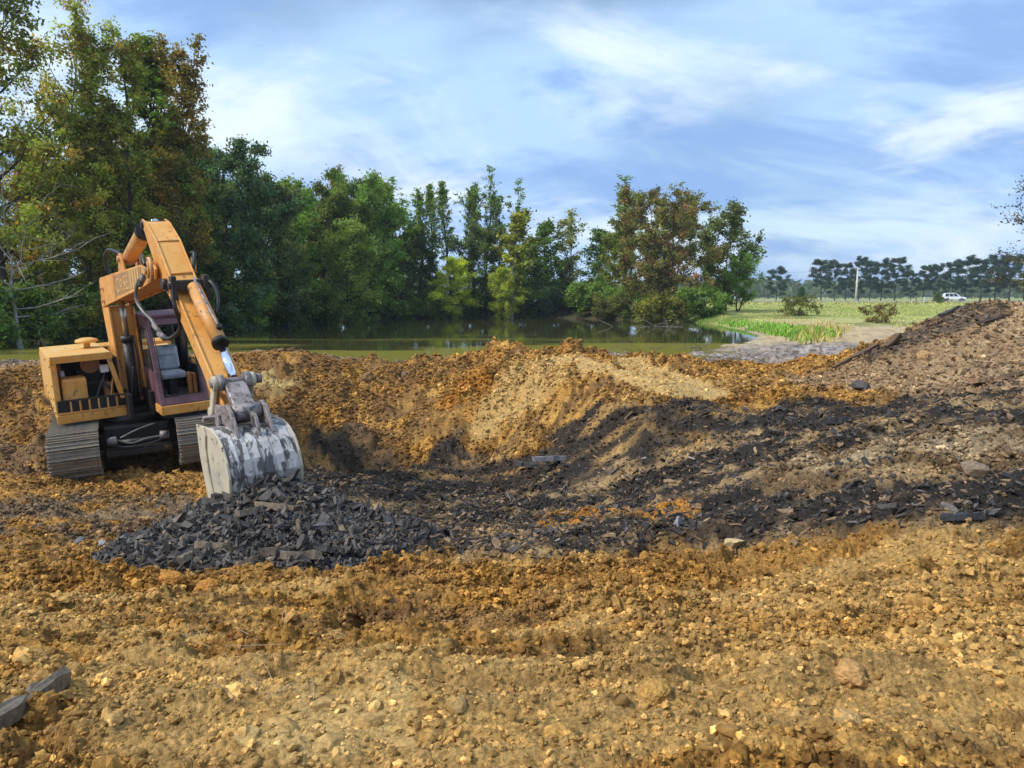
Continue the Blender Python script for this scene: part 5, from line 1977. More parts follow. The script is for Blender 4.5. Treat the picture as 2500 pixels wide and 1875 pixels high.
def twigs(name, px, py, n_, spread, length, label, mat, seed, rad_=.006, up=.5, yv=None):
    if yv is None:
        x, y = ground_hit(px, py)
        z = g_at(x, y)
    else:
        p = at_y(px, py, yv)
        x, y = p[0], p[1]
        z = max(g_at(x, y), WATER_Z)
    r_ = random.Random(seed)
    m = MB()
    for i in range(n_):
        bx, by = x + r_.gauss(0, spread), y + r_.gauss(0, spread * .6)
        a = r_.uniform(0, 6.28)
        e = r_.uniform(-.05, up)
        L = length * r_.uniform(.4, 1.1)
        d = Vector((math.cos(a) * math.cos(e), math.sin(a) * math.cos(e), math.sin(e)))
        p0 = Vector((bx, by, z + .01))
        k = Vector((r_.gauss(0, .25), r_.gauss(0, .25), r_.gauss(0, .12))) * L
        m.tube([p0, p0 + d * L * .5 + k * .5, p0 + d * L + k * .3], [rad_, rad_ * .8, rad_ * .35], 4, 3)
    return prop(m.build(name, mat), label, 'twigs', kind='stuff')


twigs('dry_roots', 905, 880, 42, .35, .6, 'tangle of dry roots hanging at the far wall top', M['root'], 1, .008, 1.0)
twigs('dry_roots', 1040, 868, 50, .55, .5, 'grey dead grass stems along the wall top before the pond', M['dead'], 2, .006, .7)
twigs('dry_roots', 655, 1690, 14, .09, .18, 'small tuft of dry straw roots in the foreground clay', M['root'], 3, .0022, .9)
twigs('dry_roots', 600, 1575, 10, .16, .3, 'thin roots by a dark clod in the foreground', M['root'], 4, .0022, .5)
twigs('brushwood', 1600, 800, 16, 1.2, 1.6, 'dead branches reaching out of the water below the bronze tree', M['dead'], 5, .022, .5, 52)
twigs('brushwood', 1790, 862, 50, .8, .8, 'brush and sticks lying in the shallow muddy water', M['dead'], 6, .012, .5, 24.5)
twigs('brushwood', 1700, 838, 26, 1.6, 1.1, 'scattered twigs standing in the pond shallows', M['dead'], 7, .010, .6, 30)
for i, (px, py, Yd, sc_k) in enumerate(((1740, 868, 19.8, .30), (1820, 872, 19.6, .34), (1690, 876, 19.2, .26), (1960, 868, 20.4, .30), (1880, 880, 19.4, .28))):
    p = at_y(px, py, Yd)
    lb = ('dark mud lump between the puddles, left of centre of the flat', 'dark mud lump among the brush in the shallows', 'dark mud lump nearest the stump', 'dark mud lump beside the bright puddle', 'broad mud lump in front of the puddles')[i]
    o = lump('mud_lump', 1250, 1200, sc_k, lb, 'mud', (.085, .065, .05), 70 + i, .6)
    o.location = (p[0], p[1], g_at(p[0], p[1]) + .04)

# ================================================================== TREES


def tube_arr(pts, rads, seg):
    pts = np.asarray(pts)
    n_ = len(pts)
    d = np.gradient(pts, axis=0)
    d /= np.linalg.norm(d, axis=1)[:, None] + 1e-9
    ref = np.where(np.abs(d[:, 2:3]) > .9, np.array([[1., 0, 0]]), np.array([[0, 0, 1.]]))
    a = np.cross(d, ref)
    a /= np.linalg.norm(a, axis=1)[:, None] + 1e-9
    b_ = np.cross(d, a)
    th = np.arange(seg) * 2 * math.pi / seg
    V = pts[:, None] + (a[:, None] * np.cos(th)[None, :, None] + b_[:, None] * np.sin(th)[None, :, None]) * np.asarray(rads)[:, None, None]
    i = np.arange(n_ - 1)[:, None]
    k = np.arange(seg)[None]
    k2 = (k + 1) % seg
    Fq = np.stack([i * seg + k, i * seg + k2, (i + 1) * seg + k2, (i + 1) * seg + k], -1).reshape(-1, 4)
    return V.reshape(-1, 3), Fq


def make_tree(name, seed, H, R, base, nl, shape, ang_up, leaves, leaf, sub=5, sig=.30, flat=.8, trunk_r=None, stems=1, lean=0.0, droop=0.0, second=.3, bark='bark', leafmat='leaf', aspect=.6, tips_only=False, limb_vis=1.0):
    """one tree model of height H: returns (trunk mesh, crown mesh)"""
    r_ = np.random.default_rng(seed)
    tv, tf, nb = [], [], 0
    anchors = []

    def add(pts, rads, seg):
        nonlocal nb
        v, f = tube_arr(pts, rads, seg)
        tv.append(v)
        tf.append(f + nb)
        nb += len(v)
    trunk_r = trunk_r or H * .016
    for s_ in range(stems):
        n_ = 9
        t_ = np.linspace(0, 1, n_)
        sp = 0 if stems == 1 else R * .42
        az0 = r_.uniform(0, 6.28) + s_ * 6.28 / max(stems, 1)
        hh = H * (1 if s_ == 0 else r_.uniform(.75, .97))
        wob = np.cumsum(r_.normal(0, H * .012, (n_, 2)), 0)
        wob -= wob[0]
        tp = np.stack([wob[:, 0] + lean * t_ ** 1.4 * H + math.cos(az0) * sp * t_ ** .8 + (stems > 1) * math.cos(az0) * .15, wob[:, 1] + math.sin(az0) * sp * t_ ** .8 + (stems > 1) * math.sin(az0) * .15, t_ * hh], 1)
        tr_ = trunk_r * (1 - t_ * .88) * (1.0 if stems == 1 else .7)
        tr_[0] *= 1.35
        add(tp, tr_, 7)
        nl_ = max(4, nl // stems)
        for i in range(nl_):
            q = (i + r_.uniform(0, .9)) / nl_
            t0 = base + (1 - base) * q * .98
            p0 = np.array([np.interp(t0, t_, tp[:, k]) for k in range(3)])
            if shape == 'round':
                sh = math.sqrt(max(.04, 1 - (1.75 * q - .80) ** 2))
            elif shape == 'cone':
                sh = 1.02 - q * .95
            elif shape == 'column':
                sh = .55 + .45 * math.sin(math.pi * min(1, q * 1.1 + .05))
            else:      # vase, wide at the top
                sh = .45 + .75 * math.sin(math.pi * (.12 + .72 * q))
            L = R * sh * r_.uniform(.62, 1.15) / (1 if stems == 1 else 1.25)
            az = i * 2.4 + r_.uniform(-.5, .5)
            el = ang_up + (q - .4) * .9 * (shape != 'cone') + r_.normal(0, .14)
            d = np.array([math.cos(az) * math.cos(el), math.sin(az) * math.cos(el), math.sin(el)])
            u = np.linspace(0, 1, 5)[:, None]
            bend = np.array([0, 0, (.22 if droop == 0 else -droop)]) * L
            lp = p0 + d * L * u + bend * u ** 2 + r_.normal(0, .035 * L, (5, 3)) * u
            add(lp, np.interp(t0, t_, tr_) * .55 * (1 - .85 * u[:, 0]) + .004 * limb_vis, 4)
            for j in range(sub):
                w = r_.uniform(.28, 1.0) if not tips_only else r_.uniform(.6, 1.0)
                q0 = np.array([np.interp(w, u[:, 0], lp[:, k]) for k in range(3)])
                d2 = d + r_.normal(0, .75, 3)
                d2[2] += .15 - droop
                d2 /= np.linalg.norm(d2)
                L2 = L * r_.uniform(.22, .48) * (1.15 - .5 * w) + .12
                sp_ = q0 + d2 * L2 * np.linspace(0, 1, 3)[:, None] + np.array([0, 0, -droop * .6 * L2]) * (np.linspace(0, 1, 3)[:, None] ** 2)
                add(sp_, np.array([.016, .010, .004]) * H * .09 * limb_vis, 3)
                anchors.append(sp_[1])
                anchors.append(sp_[2])
            anchors.append(lp[-1])
        anchors.append(tp[-1])
    tme_ = fast_mesh('trunk', np.concatenate(tv), np.concatenate(tf), [M[bark]], True)
    A = np.array(anchors)
    na = len(A)
    wgt = r_.uniform(.35, 1.6, na)
    per_a = np.maximum(1, (wgt / wgt.sum() * leaves)).astype(int)
    own = np.repeat(np.arange(na), per_a)
    nlv = len(own)
    off = r_.normal(0, 1, (nlv, 3))
    off *= (np.abs(r_.normal(0, 1, (nlv, 1))) ** .35) / (np.linalg.norm(off, axis=1)[:, None] + 1e-6) * sig * r_.uniform(.3, 1.35, (nlv, 1))
    off[:, 2] *= flat
    if droop:
        off[:, 2] -= np.abs(r_.normal(0, droop * .6, nlv))
    c_ = A[own] + off
    # leaf frame
    nrm = r_.normal(0, 1, (nlv, 3)) + np.array([0, 0, .55]) + off / (sig + 1e-6) * .4
    nrm /= np.linalg.norm(nrm, axis=1)[:, None]
    a = np.cross(nrm, r_.normal(0, 1, (nlv, 3)))
    a /= np.linalg.norm(a, axis=1)[:, None]
    b_ = np.cross(nrm, a)
    ll = leaf * r_.uniform(.6, 1.3, (nlv, 1))
    a, b_ = a * ll, b_ * ll * aspect
    bendv = nrm * ll * .12
    V = np.stack([c_ - a, c_ - b_ * .9 + bendv, c_ + a, c_ + b_ * .9 + bendv], 1).reshape(-1, 3)
    Fq = np.arange(nlv * 4).reshape(-1, 4)
    cme = fast_mesh('crown', V, Fq, [M[leafmat]])
    cl_l = r_.uniform(.05, .75, na) + .25 * np.clip((A[:, 2] - A[:, 2].mean()) / (np.ptp(A[:, 2]) + .1), -.5, .5) * 0
    # turning colour comes in whole sprays
    cl_s = np.clip(r_.normal(second, .30, na), 0, 1) * (r_.uniform(0, 1, na) < second * 1.5 + .15)
    tint = np.stack([np.clip(cl_l[own] + r_.normal(0, .18, nlv), 0, 1), np.clip(cl_s[own] + r_.normal(0, .12, nlv), 0, 1), np.zeros(nlv)], 1)
    set_col(cme, 'tint', np.repeat(tint, 4, 0))
    return tme_, cme, H


MOD = {}
MOD['broad_a'] = make_tree('broad_a', 11, 12, 3.8, .16, 32, 'round', .60, 30000, .080, 8, .38, second=.26, leafmat='leaf_autumn')
MOD['broad_b'] = make_tree('broad_b', 12, 12, 3.6, .10, 34, 'round', .55, 34000, .080, 8, .38, second=.16, leafmat='leaf_autumn', stems=2)
MOD['upright'] = make_tree('upright', 13, 13, 2.6, .15, 40, 'vase', .95, 28000, .080, 7, .32, second=.20, leafmat='leaf_autumn', stems=3)
MOD['airy'] = make_tree('airy', 14, 12, 2.9, .30, 26, 'vase', .85, 12000, .075, 7, .36, second=.35, leafmat='leaf_autumn', stems=2, lean=.12)
MOD['dense_a'] = make_tree('dense_a', 15, 10, 4.0, .04, 38, 'round', .25, 36000, .115, 8, .48, second=.12)
MOD['dense_b'] = make_tree('dense_b', 16, 10, 3.6, .05, 36, 'round', .35, 32000, .115, 8, .46, second=.2, stems=2)
MOD['willow'] = make_tree('willow', 17, 8, 2.9, .12, 34, 'round', .55, 16000, .15, 7, .42, droop=.28, second=.2, aspect=.32)
MOD['poplar_a'] = make_tree('poplar_a', 18, 13, 2.3, .40, 26, 'column', 1.05, 4200, .12, 6, .26, second=.15, stems=1)
MOD['poplar_b'] = make_tree('poplar_b', 19, 13, 3.0, .42, 28, 'vase', 1.10, 4600, .12, 6, .26, second=.12, stems=3, lean=-.03)
MOD['sapling'] = make_tree('sapling', 20, 9, 1.8, .22, 26, 'column', .7, 5200, .14, 5, .40, second=.2, stems=1)
MOD['sparse'] = make_tree('sparse', 21, 9, 1.8, .28, 26, 'column', .75, 3000, .12, 6, .40, second=.3, stems=2)
MOD['oak'] = make_tree('oak', 22, 9.5, 5.6, .06, 46, 'round', .42, 42000, .115, 10, .42, second=.34, leafmat='leaf_oak', stems=3, limb_vis=1.4)
MOD['open'] = make_tree('open', 23, 9, 3.0, .16, 28, 'vase', .55, 9000, .15, 6, .48, second=.2, stems=2)
MOD['lone_lean'] = make_tree('lone_lean', 24, 9.5, 1.4, .25, 22, 'column', .5, 5200, .15, 5, .40, second=.45, stems=1, lean=.10, bark='bark_pale')
MOD['bush_a'] = make_tree('bush_a', 25, 2.4, 1.7, .0, 22, 'round', .5, 9000, .10, 5, .34, second=.1, stems=4, trunk_r=.03)
MOD['bush_b'] = make_tree('bush_b', 26, 2.0, 2.1, .0, 22, 'round', .35, 9000, .10, 5, .34, second=.2, stems=4, trunk_r=.03)
MOD['pine_a'] = make_tree('pine_a', 27, 10, 3.0, .25, 26, 'round', .16, 13000, .20, 8, .70, .42, second=.2, leafmat='needle', aspect=.35, tips_only=True, limb_vis=2.0)
MOD['pine_b'] = make_tree('pine_b', 28, 10, 2.6, .36, 22, 'round', .22, 11000, .20, 8, .70, .42, second=.2, leafmat='needle', aspect=.35, tips_only=True, limb_vis=2.0)
MOD['cedar'] = make_tree('cedar', 29, 3.2, 1.2, .02, 30, 'cone', .3, 6000, .10, 5, .20, second=.15, leafmat='needle', aspect=.4)
MOD['edge'] = make_tree('edge', 30, 8.2, 3.6, .20, 34, 'round', .35, 5200, .085, 8, .40, second=.3, limb_vis=1.6)
MOD['dead'] = make_tree('dead', 31, 4.5, 2.4, .25, 16, 'vase', .3, 60, .05, 7, .2, bark='bark_pale', limb_vis=2.2)
MOD['brush'] = make_tree('brush', 32, 1.3, 1.9, .0, 20, 'round', .25, 2600, .085, 5, .22, second=.3, stems=4, trunk_r=.02, leafmat='leaf')


def tree(name, model, px, Yd, top_py, label, cat, color, group=None, rz=None, wide=1.0, base_z=None, sink=.1):
    x = float(at_y(px, 760, Yd)[0])
    zb = base_z if base_z is not None else max(g_at(x, Yd), WATER_Z) - sink
    zt = at_y(px, top_py, Yd)[2]
    tme_, cme, H = MOD[model]
    s_ = (zt - zb) / (H * 1.02)
    e = empty(name, (x, Yd, zb))
    e.scale = (s_ * wide, s_ * wide, s_)
    e.rotation_euler = (0, 0, rz if rz is not None else (px * .37) % 6.28)
    prop(e, label, cat, group)
    tr_ = link('trunk', tme_, e)
    c_ = link('crown', cme, e)
    c_.color = tuple(color) + (1,)
    return e


G_DK, G_MD, G_LT, G_YL, G_AU, G_BL = (.060, .115, .030), (.115, .205, .036), (.18, .28, .042), (.30, .35, .045), (.20, .26, .040), (.070, .135, .065)
WOODS = 'trees of the wood left of the pond'
FAR = 'trees on the far bank of the pond'
tree('tall_tree', 'broad_a', 20, 33, -70, 'tallest yellowing tree cut off by the left picture edge', 'tree', G_AU, WOODS)
tree('tall_tree', 'airy', 120, 38, 105, 'thin leafed pale tree leaning right behind the leftmost tree', 'tree', G_YL, WOODS, rz=.2)
tree('tall_tree', 'upright', 305, 36, 108, 'tall upright olive tree above the excavator boom', 'tree', G_AU, WOODS)
tree('tall_tree', 'upright', 400, 38.5, 122, 'tall russet tree just right of the one above the boom', 'tree', (.19, .17, .035), WOODS, rz=2.0)
tree('tall_tree', 'poplar_a', 466, 40, 138, 'narrow bright green treetop at the right shoulder of the tall wood', 'tree', G_MD, WOODS, wide=1.35)
tree('tall_tree', 'broad_b', 200, 35, 300, 'bushy yellow green tree behind the engine house', 'tree', (.18, .21, .03), WOODS)
tree('tall_tree', 'broad_b', 430, 38, 330, 'bushy olive tree right of the stick', 'tree', (.13, .165, .032), WOODS, rz=1.1)
tree('tall_tree', 'broad_a', 90, 37, 470, 'brown tinged tree at the left edge behind the dead tree', 'tree', (.18, .17, .035), WOODS, rz=3.0)
tree('tall_tree', 'dense_a', 330, 40, 430, 'dark green tree directly behind the boom and stick', 'tree', G_MD, WOODS)
tree('dark_tree', 'dense_a', 545, 45, 400, 'dark blue green tree where the wood steps down to the pond', 'tree', G_BL, WOODS, rz=.7)
tree('dark_tree', 'dense_b', 510, 43, 440, 'very dark tree beside the stick top', 'tree', G_DK, WOODS)
tree('dark_tree', 'dense_b', 620, 50, 455, 'grey green tree next to the highest dark tree', 'tree', (.085, .125, .055), WOODS, rz=2.0)
tree('dark_tree', 'dense_a', 690, 56, 480, 'round mid green tree in the middle of the pond wood', 'tree', G_MD, WOODS, rz=1.7)
tree('dark_tree', 'dense_b', 770, 62, 470, 'green tree left of the yellow topped one', 'tree', (.12, .17, .032), WOODS, rz=3.0)
tree('yellow_tree', 'upright', 815, 68, 435, 'tree with a bright yellow top in the pond wood', 'tree', (.20, .17, .022), WOODS, rz=.6)
tree('dark_tree', 'dense_a', 885, 66, 470, 'broad green tree right of the yellow top', 'tree', G_MD, WOODS, rz=4.0)
tree('dark_tree', 'sapling', 935, 72, 460, 'slim tree standing clear at the right end of the pond wood', 'tree', G_LT, WOODS, wide=1.5)
tree('dark_tree', 'dense_b', 965, 72, 525, 'dark rounded tree at the foot of the poplars', 'tree', G_DK, WOODS, rz=5.0)
tree('willow', 'willow', 850, 58, 552, 'light green willow hanging over the pond before the dark wood', 'tree', (.15, .22, .045), WOODS)
tree('willow', 'willow', 700, 53, 600, 'dull green willow low on the bank left of the light one', 'tree', (.085, .125, .04), WOODS, rz=1.0)
for i, (px, Yd, top, mod_, rz, wd_, lab) in enumerate(((1012, 78, 475, 'poplar_b', .4, 1.25, 'leftmost of the tall poplars, splayed wide'), (1056, 80, 462, 'poplar_a', 1.0, .9, 'second tall poplar with bare lower trunk'),
                                                     (1104, 80, 458, 'poplar_a', 2.2, .95, 'slim straight poplar in the middle of the row'), (1165, 79, 458, 'poplar_b', 3.0, 1.05, 'fourth poplar with twin crown'),
                                                     (1226, 80, 478, 'poplar_b', 4.2, 1.1, 'rightmost of the tall poplars'), (1140, 82, 470, 'poplar_a', 5.2, .8, 'thin poplar squeezed behind the fourth one'))):
    tree('poplar', mod_, px, Yd, top, lab, 'tree', (.125, .205, .032), 'tall poplars on the far bank', rz, wd_)
tree('round_tree', 'dense_b', 1040, 76, 560, 'dark round tree under the left poplars', 'tree', G_DK, FAR, rz=.3)
tree('round_tree', 'dense_a', 1185, 76, 575, 'dark green round tree under the right poplars', 'tree', (.07, .12, .03), FAR, rz=2.3)
tree('small_tree', 'willow', 1098, 73, 636, 'small bright yellow green tree on the far bank', 'tree', (.42, .48, .05), FAR, rz=.9, wide=1.25)
tree('slim_tree', 'lone_lean', 1248, 74, 528, 'slender pale trunked tree with yellow green tufts', 'tree', (.24, .28, .04), FAR, rz=.0, wide=1.3)
tree('small_tree', 'willow', 1230, 72, 660, 'light green shrub tree at the slender tree foot', 'tree', (.30, .36, .05), FAR, rz=2.9)
tree('slim_tree', 'sapling', 1335, 78, 552, 'bright green sapling tree right of the slender tree', 'tree', G_MD, FAR, wide=1.35)
tree('slim_tree', 'sparse', 1400, 79, 526, 'sparse airy tree with sky showing through', 'tree', (.22, .25, .07), FAR, wide=1.25)
tree('slim_tree', 'sapling', 1455, 77, 572, 'bluish green sapling tree left of the bronze tree', 'tree', (.085, .16, .05), FAR, rz=1.5, wide=1.4)
tree('slim_tree', 'open', 1290, 84, 600, 'open green tree set back behind the saplings', 'tree', G_MD, FAR, rz=.8)
tree('poplar', 'poplar_b', 1528, 82, 480, 'lone poplar rising behind the bronze tree', 'tree', (.125, .205, .034), FAR, rz=1.9, wide=1.45)
tree('bronze_tree', 'oak', 1630, 66, 500, 'big spreading bronze and green tree at the right end of the pond', 'tree', (.15, .165, .04), FAR, rz=.4, wide=1.0)
tree('open_tree', 'open', 1770, 72, 528, 'open branched green tree at the right flank of the bronze tree', 'tree', (.10, .135, .035), FAR, rz=.6, wide=1.05)
tree('open_tree', 'open', 1800, 70, 620, 'low dark green tree under the right flank of the bronze tree', 'tree', G_MD, FAR, rz=2.6, wide=1.2)
tree('open_tree', 'dense_b', 1500, 74, 560, 'yellow green tree on the left of the bronze tree', 'tree', (.17, .21, .035), FAR, rz=3.6, wide=.9)
tree('slim_tree', 'open', 1370, 80, 640, 'low pale green tree between the two saplings', 'tree', (.14, .20, .045), FAR, rz=2.2, wide=.9)
tree('slim_tree', 'sapling', 1300, 78, 610, 'pale green sapling just right of the slender tree', 'tree', (.15, .22, .045), FAR, rz=4.2, wide=1.5)
tree('dead_tree', 'dead', 45, 30.5, 560, 'grey leafless tree with spreading twigs at the left edge', 'tree', G_MD, None, rz=1.0, wide=1.3)
# second rank that closes the wood
for i, (px, Yd, top, col_, lab) in enumerate(((-80, 44, 420, G_AU, 'background tree behind the leftmost tall tree'), (150, 48, 420, G_MD, 'background tree seen over the engine house'), (280, 50, 380, G_DK, 'background tree seen left of the boom knee'),
                                             (420, 52, 380, G_DK, 'background tree seen right of the stick top'), (580, 60, 470, G_DK, 'background tree between the two darkest trees'), (740, 74, 500, G_MD, 'background tree left of the yellow top'),
                                             (860, 80, 510, G_DK, 'background tree behind the willow'), (1000, 88, 600, G_DK, 'background tree behind the left poplars'), (1110, 90, 690, G_MD, 'background tree behind the small bright tree'),
                                             (1600, 86, 600, G_DK, 'background tree behind the bronze tree'))):
    tree('background_tree', 'dense_a' if i % 2 else 'dense_b', px, Yd, top, lab, 'tree', col_, 'second rank of the wood', rz=i * 1.3)
# shoreline bushes
sh = [(-40, 31, 735), (60, 32.5, 750), (140, 34.5, 745), (215, 36, 738), (300, 38, 745), (395, 41, 735), (470, 44, 740), (530, 47, 725), (575, 50, 735), (640, 53.5, 738), (705, 57, 728), (765, 60.5, 735), (820, 64.5, 738),
      (885, 69, 735), (950, 72.5, 740), (1010, 73.5, 745), (1075, 74.5, 742), (1140, 75.5, 738), (1205, 76.5, 740), (1275, 77, 742), (1345, 77, 738), (1410, 76, 735), (1460, 73, 728), (1525, 70, 735), (1600, 66.5, 742), (1660, 64, 738), (1715, 62, 728)]
bush_col = [(.11, .19, .04), (.12, .21, .04), G_MD, (.14, .24, .045), G_BL, G_DK, (.15, .20, .045)]
ordn = 'first second third fourth fifth sixth seventh eighth ninth tenth eleventh twelfth thirteenth fourteenth fifteenth sixteenth seventeenth eighteenth nineteenth twentieth twenty-first twenty-second twenty-third twenty-fourth twenty-fifth twenty-sixth twenty-seventh'.split()
for i, (px, Yd, top) in enumerate(sh):
    tree('shore_bush', 'bush_a' if i % 2 else 'bush_b', px, Yd - .8, top - 8 - (14 if 1260 < px < 1470 else 0), 'low green shore bush, %s along the bank counting from the picture left' % ordn[i], 'bush', bush_col[(i * 3) % 7], 'bushes along the pond bank', wide=1.0 + .35 * ((i * 7) % 5) / 5, sink=.15)
for px, lab in ((1310, 'dark bush filling the bank below the bright sapling'), (1378, 'dark bush filling the bank below the airy tree'), (1435, 'dark bush filling the bank left of the bronze tree')):
    tree('shore_bush', 'bush_b', px, 79, 712, lab, 'bush', G_DK, None, wide=1.4, sink=.2)
tree('shore_bush', 'bush_b', 1605, 60, 742, 'yellow green bush overhanging the water below the bronze tree', 'bush', (.16, .165, .03), None, wide=1.25, sink=.3)
tree('shore_bush', 'bush_a', 1480, 66, 738, 'olive bush at the water left of the yellow green one', 'bush', (.11, .13, .03), None, wide=1.2, sink=.3)
# field side
tree('young_cedar', 'cedar', 1955, 120, 700, 'bright green young conifer beside the lone pine', 'tree', (.045, .105, .025), None)
tree('young_cedar', 'cedar', 2290, 125, 713, 'small yellow green conifer in front of the white car', 'tree', (.10, .15, .03), None, wide=1.5)
tree('brush_heap', 'brush', 1955, 58, 738, 'leafy cut brush lying on the field behind the straw bank', 'brush', (.10, .11, .035), None, wide=1.15)
tree('brush_heap', 'brush', 2155, 47, 757, 'brown leafed cut brush on the field left of the mound', 'brush', (.13, .095, .035), None, rz=2.0, wide=1.05)
tree('brush_heap', 'brush', 2235, 44, 790, 'small tuft of brown brush below the bigger one', 'brush', (.16, .12, .05), None, rz=1.0, wide=.8)
tree('edge_tree', 'edge', 2565, 36, 465, 'thin leafed tree reaching in at the right picture edge', 'tree', (.050, .050, .035), None)
pn = [(1893, 660, 'lone broad pine standing apart to the left of the row', 1.05), (2003, 642, 'first pine of the row, nearest the lone pine', 1.0), (2036, 645, 'second pine of the row', .8), (2062, 650, 'thin third pine just left of the pole', .7), (2094, 638, 'pine directly right of the utility pole', .8), (2122, 646, 'fifth pine of the row', .75),
      (2148, 642, 'sixth pine of the row', .85), (2182, 638, 'tall pine that ends the first group', 1.0), (2222, 668, 'low pine that opens the second group', .9), (2252, 655, 'middle pine of the second group', .9), (2288, 653, 'last pine of the second group, behind the small conifer', 1.0),
      (2322, 648, 'pine above the rear of the white car', 1.0), (2352, 636, 'tall forked pine above the bonnet of the white car', .95), (2392, 640, 'broad pine right of the forked one', 1.05), (2428, 634, 'pine seen over the mound top', 1.0), (2462, 633, 'second pine right of the mound top', 1.05), (2498, 633, 'pine cut by the right picture edge', 1.05), (2545, 630, 'pine just beyond the right picture edge', 1.05)]
for i, (px, top, lab, wd_) in enumerate(pn):
    tree('pine', 'pine_a' if i % 2 == 0 else 'pine_b', px, 186 + (i * 7) % 11, top, lab, 'pine', (.024, .055, .026), 'pines in a row beyond the road', wide=wd_, base_z=1.95)

# the far wood on the horizon
r2 = np.random.default_rng(5)
nw = 700
xs = r2.uniform(-150, 520, nw)
ys = r2.uniform(380, 520, nw)
hs = r2.uniform(6, 12, nw)
nleaf = 26
own = np.repeat(np.arange(nw), nleaf)
u = r2.normal(0, 1, (len(own), 3))
u /= np.linalg.norm(u, axis=1)[:, None]
c_ = np.stack([xs[own] + u[:, 0] * 4.5, ys[own] + u[:, 1] * 4.5, 2 + hs[own] * (.55 + .45 * u[:, 2])], 1)
nr = u + r2.normal(0, .4, u.shape)
nr /= np.linalg.norm(nr, axis=1)[:, None]
a = np.cross(nr, r2.normal(0, 1, u.shape))
a /= np.linalg.norm(a, axis=1)[:, None]
b_ = np.cross(nr, a)
V = np.stack([c_ - a * 1.7, c_ - b_ * 1.3, c_ + a * 1.7, c_ + b_ * 1.3], 1).reshape(-1, 3)
wme = fast_mesh('distant_woods', V, np.arange(len(V)).reshape(-1, 4), [M['leaf']])
set_col(wme, 'tint', np.repeat(np.stack([r2.uniform(.1, .9, len(own)), r2.uniform(0, .3, len(own)), np.zeros(len(own))], 1), 4, 0))
wo_ = link('distant_woods', wme)
wo_.color = (.05, .085, .035, 1)
prop(wo_, 'distant woods along the horizon behind the pines', 'woods', kind='stuff')
# far ridge
hx = np.linspace(-200, 2600, 90)
m_ = MB()
vv, ff = [], []
for i, x in enumerate(hx):
    hgt = 8 + 24 * float(vnoise(np.array([x / 420.]), np.array([3.3]), 3)[0]) * float(sstep(500, 1300, np.array([x]))[0])
    for yy, k in ((1900, 0), (2000, .6), (2150, 1.0), (2350, .7), (2500, 0)):
        vv.append((x, yy, 1.5 + hgt * k))
for i in range(len(hx) - 1):
    for k in range(4):
        a0 = i * 5 + k
        ff.append((a0, a0 + 1, a0 + 6, a0 + 5))
m_.raw(vv, ff, True)
M['hill'] = plain_mat('wooded_hill', (.045, .07, .035), 1.0, 0, .1, .3, .02)
prop(m_.build('hills', M['hill']), kind='structure')

# ------------------------------------------------------------------ grass


def grass(name, pts_xy, hmin, hmax, width, color, second, label, seed):
    r_ = np.random.default_rng(seed)
    n_ = len(pts_xy)
    z = np.array([g_at(x, y) for x, y in pts_xy])
    hgt = r_.uniform(hmin, hmax, n_)
    az = r_.uniform(0, 6.28, n_)
    ln = r_.uniform(.1, .6, n_) * hgt
    b0 = np.stack([pts_xy[:, 0], pts_xy[:, 1], z - .02], 1)
    sd_ = np.stack([np.cos(az + 1.57), np.sin(az + 1.57), np.zeros(n_)], 1) * width * r_.uniform(.6, 1.3, (n_, 1))
    tip = b0 + np.stack([np.cos(az) * ln, np.sin(az) * ln, hgt], 1)
    mid = b0 + np.stack([np.cos(az) * ln * .35, np.sin(az) * ln * .35, hgt * .6], 1)
    V = np.stack([b0 - sd_, b0 + sd_, mid + sd_ * .8, tip], 1).reshape(-1, 3)
    me = fast_mesh(name, V, np.arange(n_ * 4).reshape(-1, 4), [M['grass']])
    tint = np.stack([r_.uniform(.1, .95, n_), np.clip(r_.normal(second, .3, n_), 0, 1), np.zeros(n_)], 1)
    set_col(me, 'tint', np.repeat(tint, 4, 0))
    o = link(name, me)
    o.color = tuple(color) + (1,)
    prop(o, label, 'grass', kind='stuff')
    return o


def in_px(poly, z, n_, seed):
    """random ground points whose place falls inside an outline given on the photograph"""
    r_ = np.random.default_rng(seed)
    W = np.array(poly, float)
    P = np.stack([r_.uniform(4, 90, n_ * 60), r_.uniform(22, 110, n_ * 60)], 1)
    # as many per square metre everywhere, thinned with distance
    P = P[r_.uniform(0, 1, len(P)) < np.clip(30 / P[:, 1], 0, 1)]
    hh = h_base(P[:, 0], P[:, 1])
    qx, qy = to_px(P[:, 0], P[:, 1], hh)
    k = (poly_sd(qx, qy, W) < r_.uniform(-3, 4, len(P))) & (hh > WATER_Z + .02)
    return P[k][:n_]


grass('green_grass', in_px([(1690, 786), (1800, 788), (1900, 795), (2010, 806), (2050, 818), (1960, 834), (1900, 822), (1830, 806), (1750, 797)], 1.15, 9000, 1), .10, .30, .035, (.12, .28, .025), .02, 'strip of bright green grass along the pond edge', 1)
grass('tall_weeds', in_px([(1930, 815), (2030, 800), (2070, 812), (2040, 835), (1960, 845)], 1.2, 1600, 2), .2, .55, .03, (.26, .26, .06), .7, 'tall yellowing weeds at the end of the green strip', 2)
grass('dry_straw', in_px([(1740, 775), (1900, 770), (2060, 785), (2100, 800), (2010, 803), (1880, 790), (1740, 782)], 1.35, 3000, 3), .02, .08, .05, (.50, .38, .2), .8, 'flattened dry straw on the bank above the green strip', 3)
grass('field_grass', in_px([(1700, 745), (2500, 745), (2500, 800), (2200, 800), (2080, 775), (1850, 765), (1700, 770)], 1.7, 12000, 4), .03, .10, .06, (.25, .29, .07), .30, 'light green grass of the field in front of the road', 4)
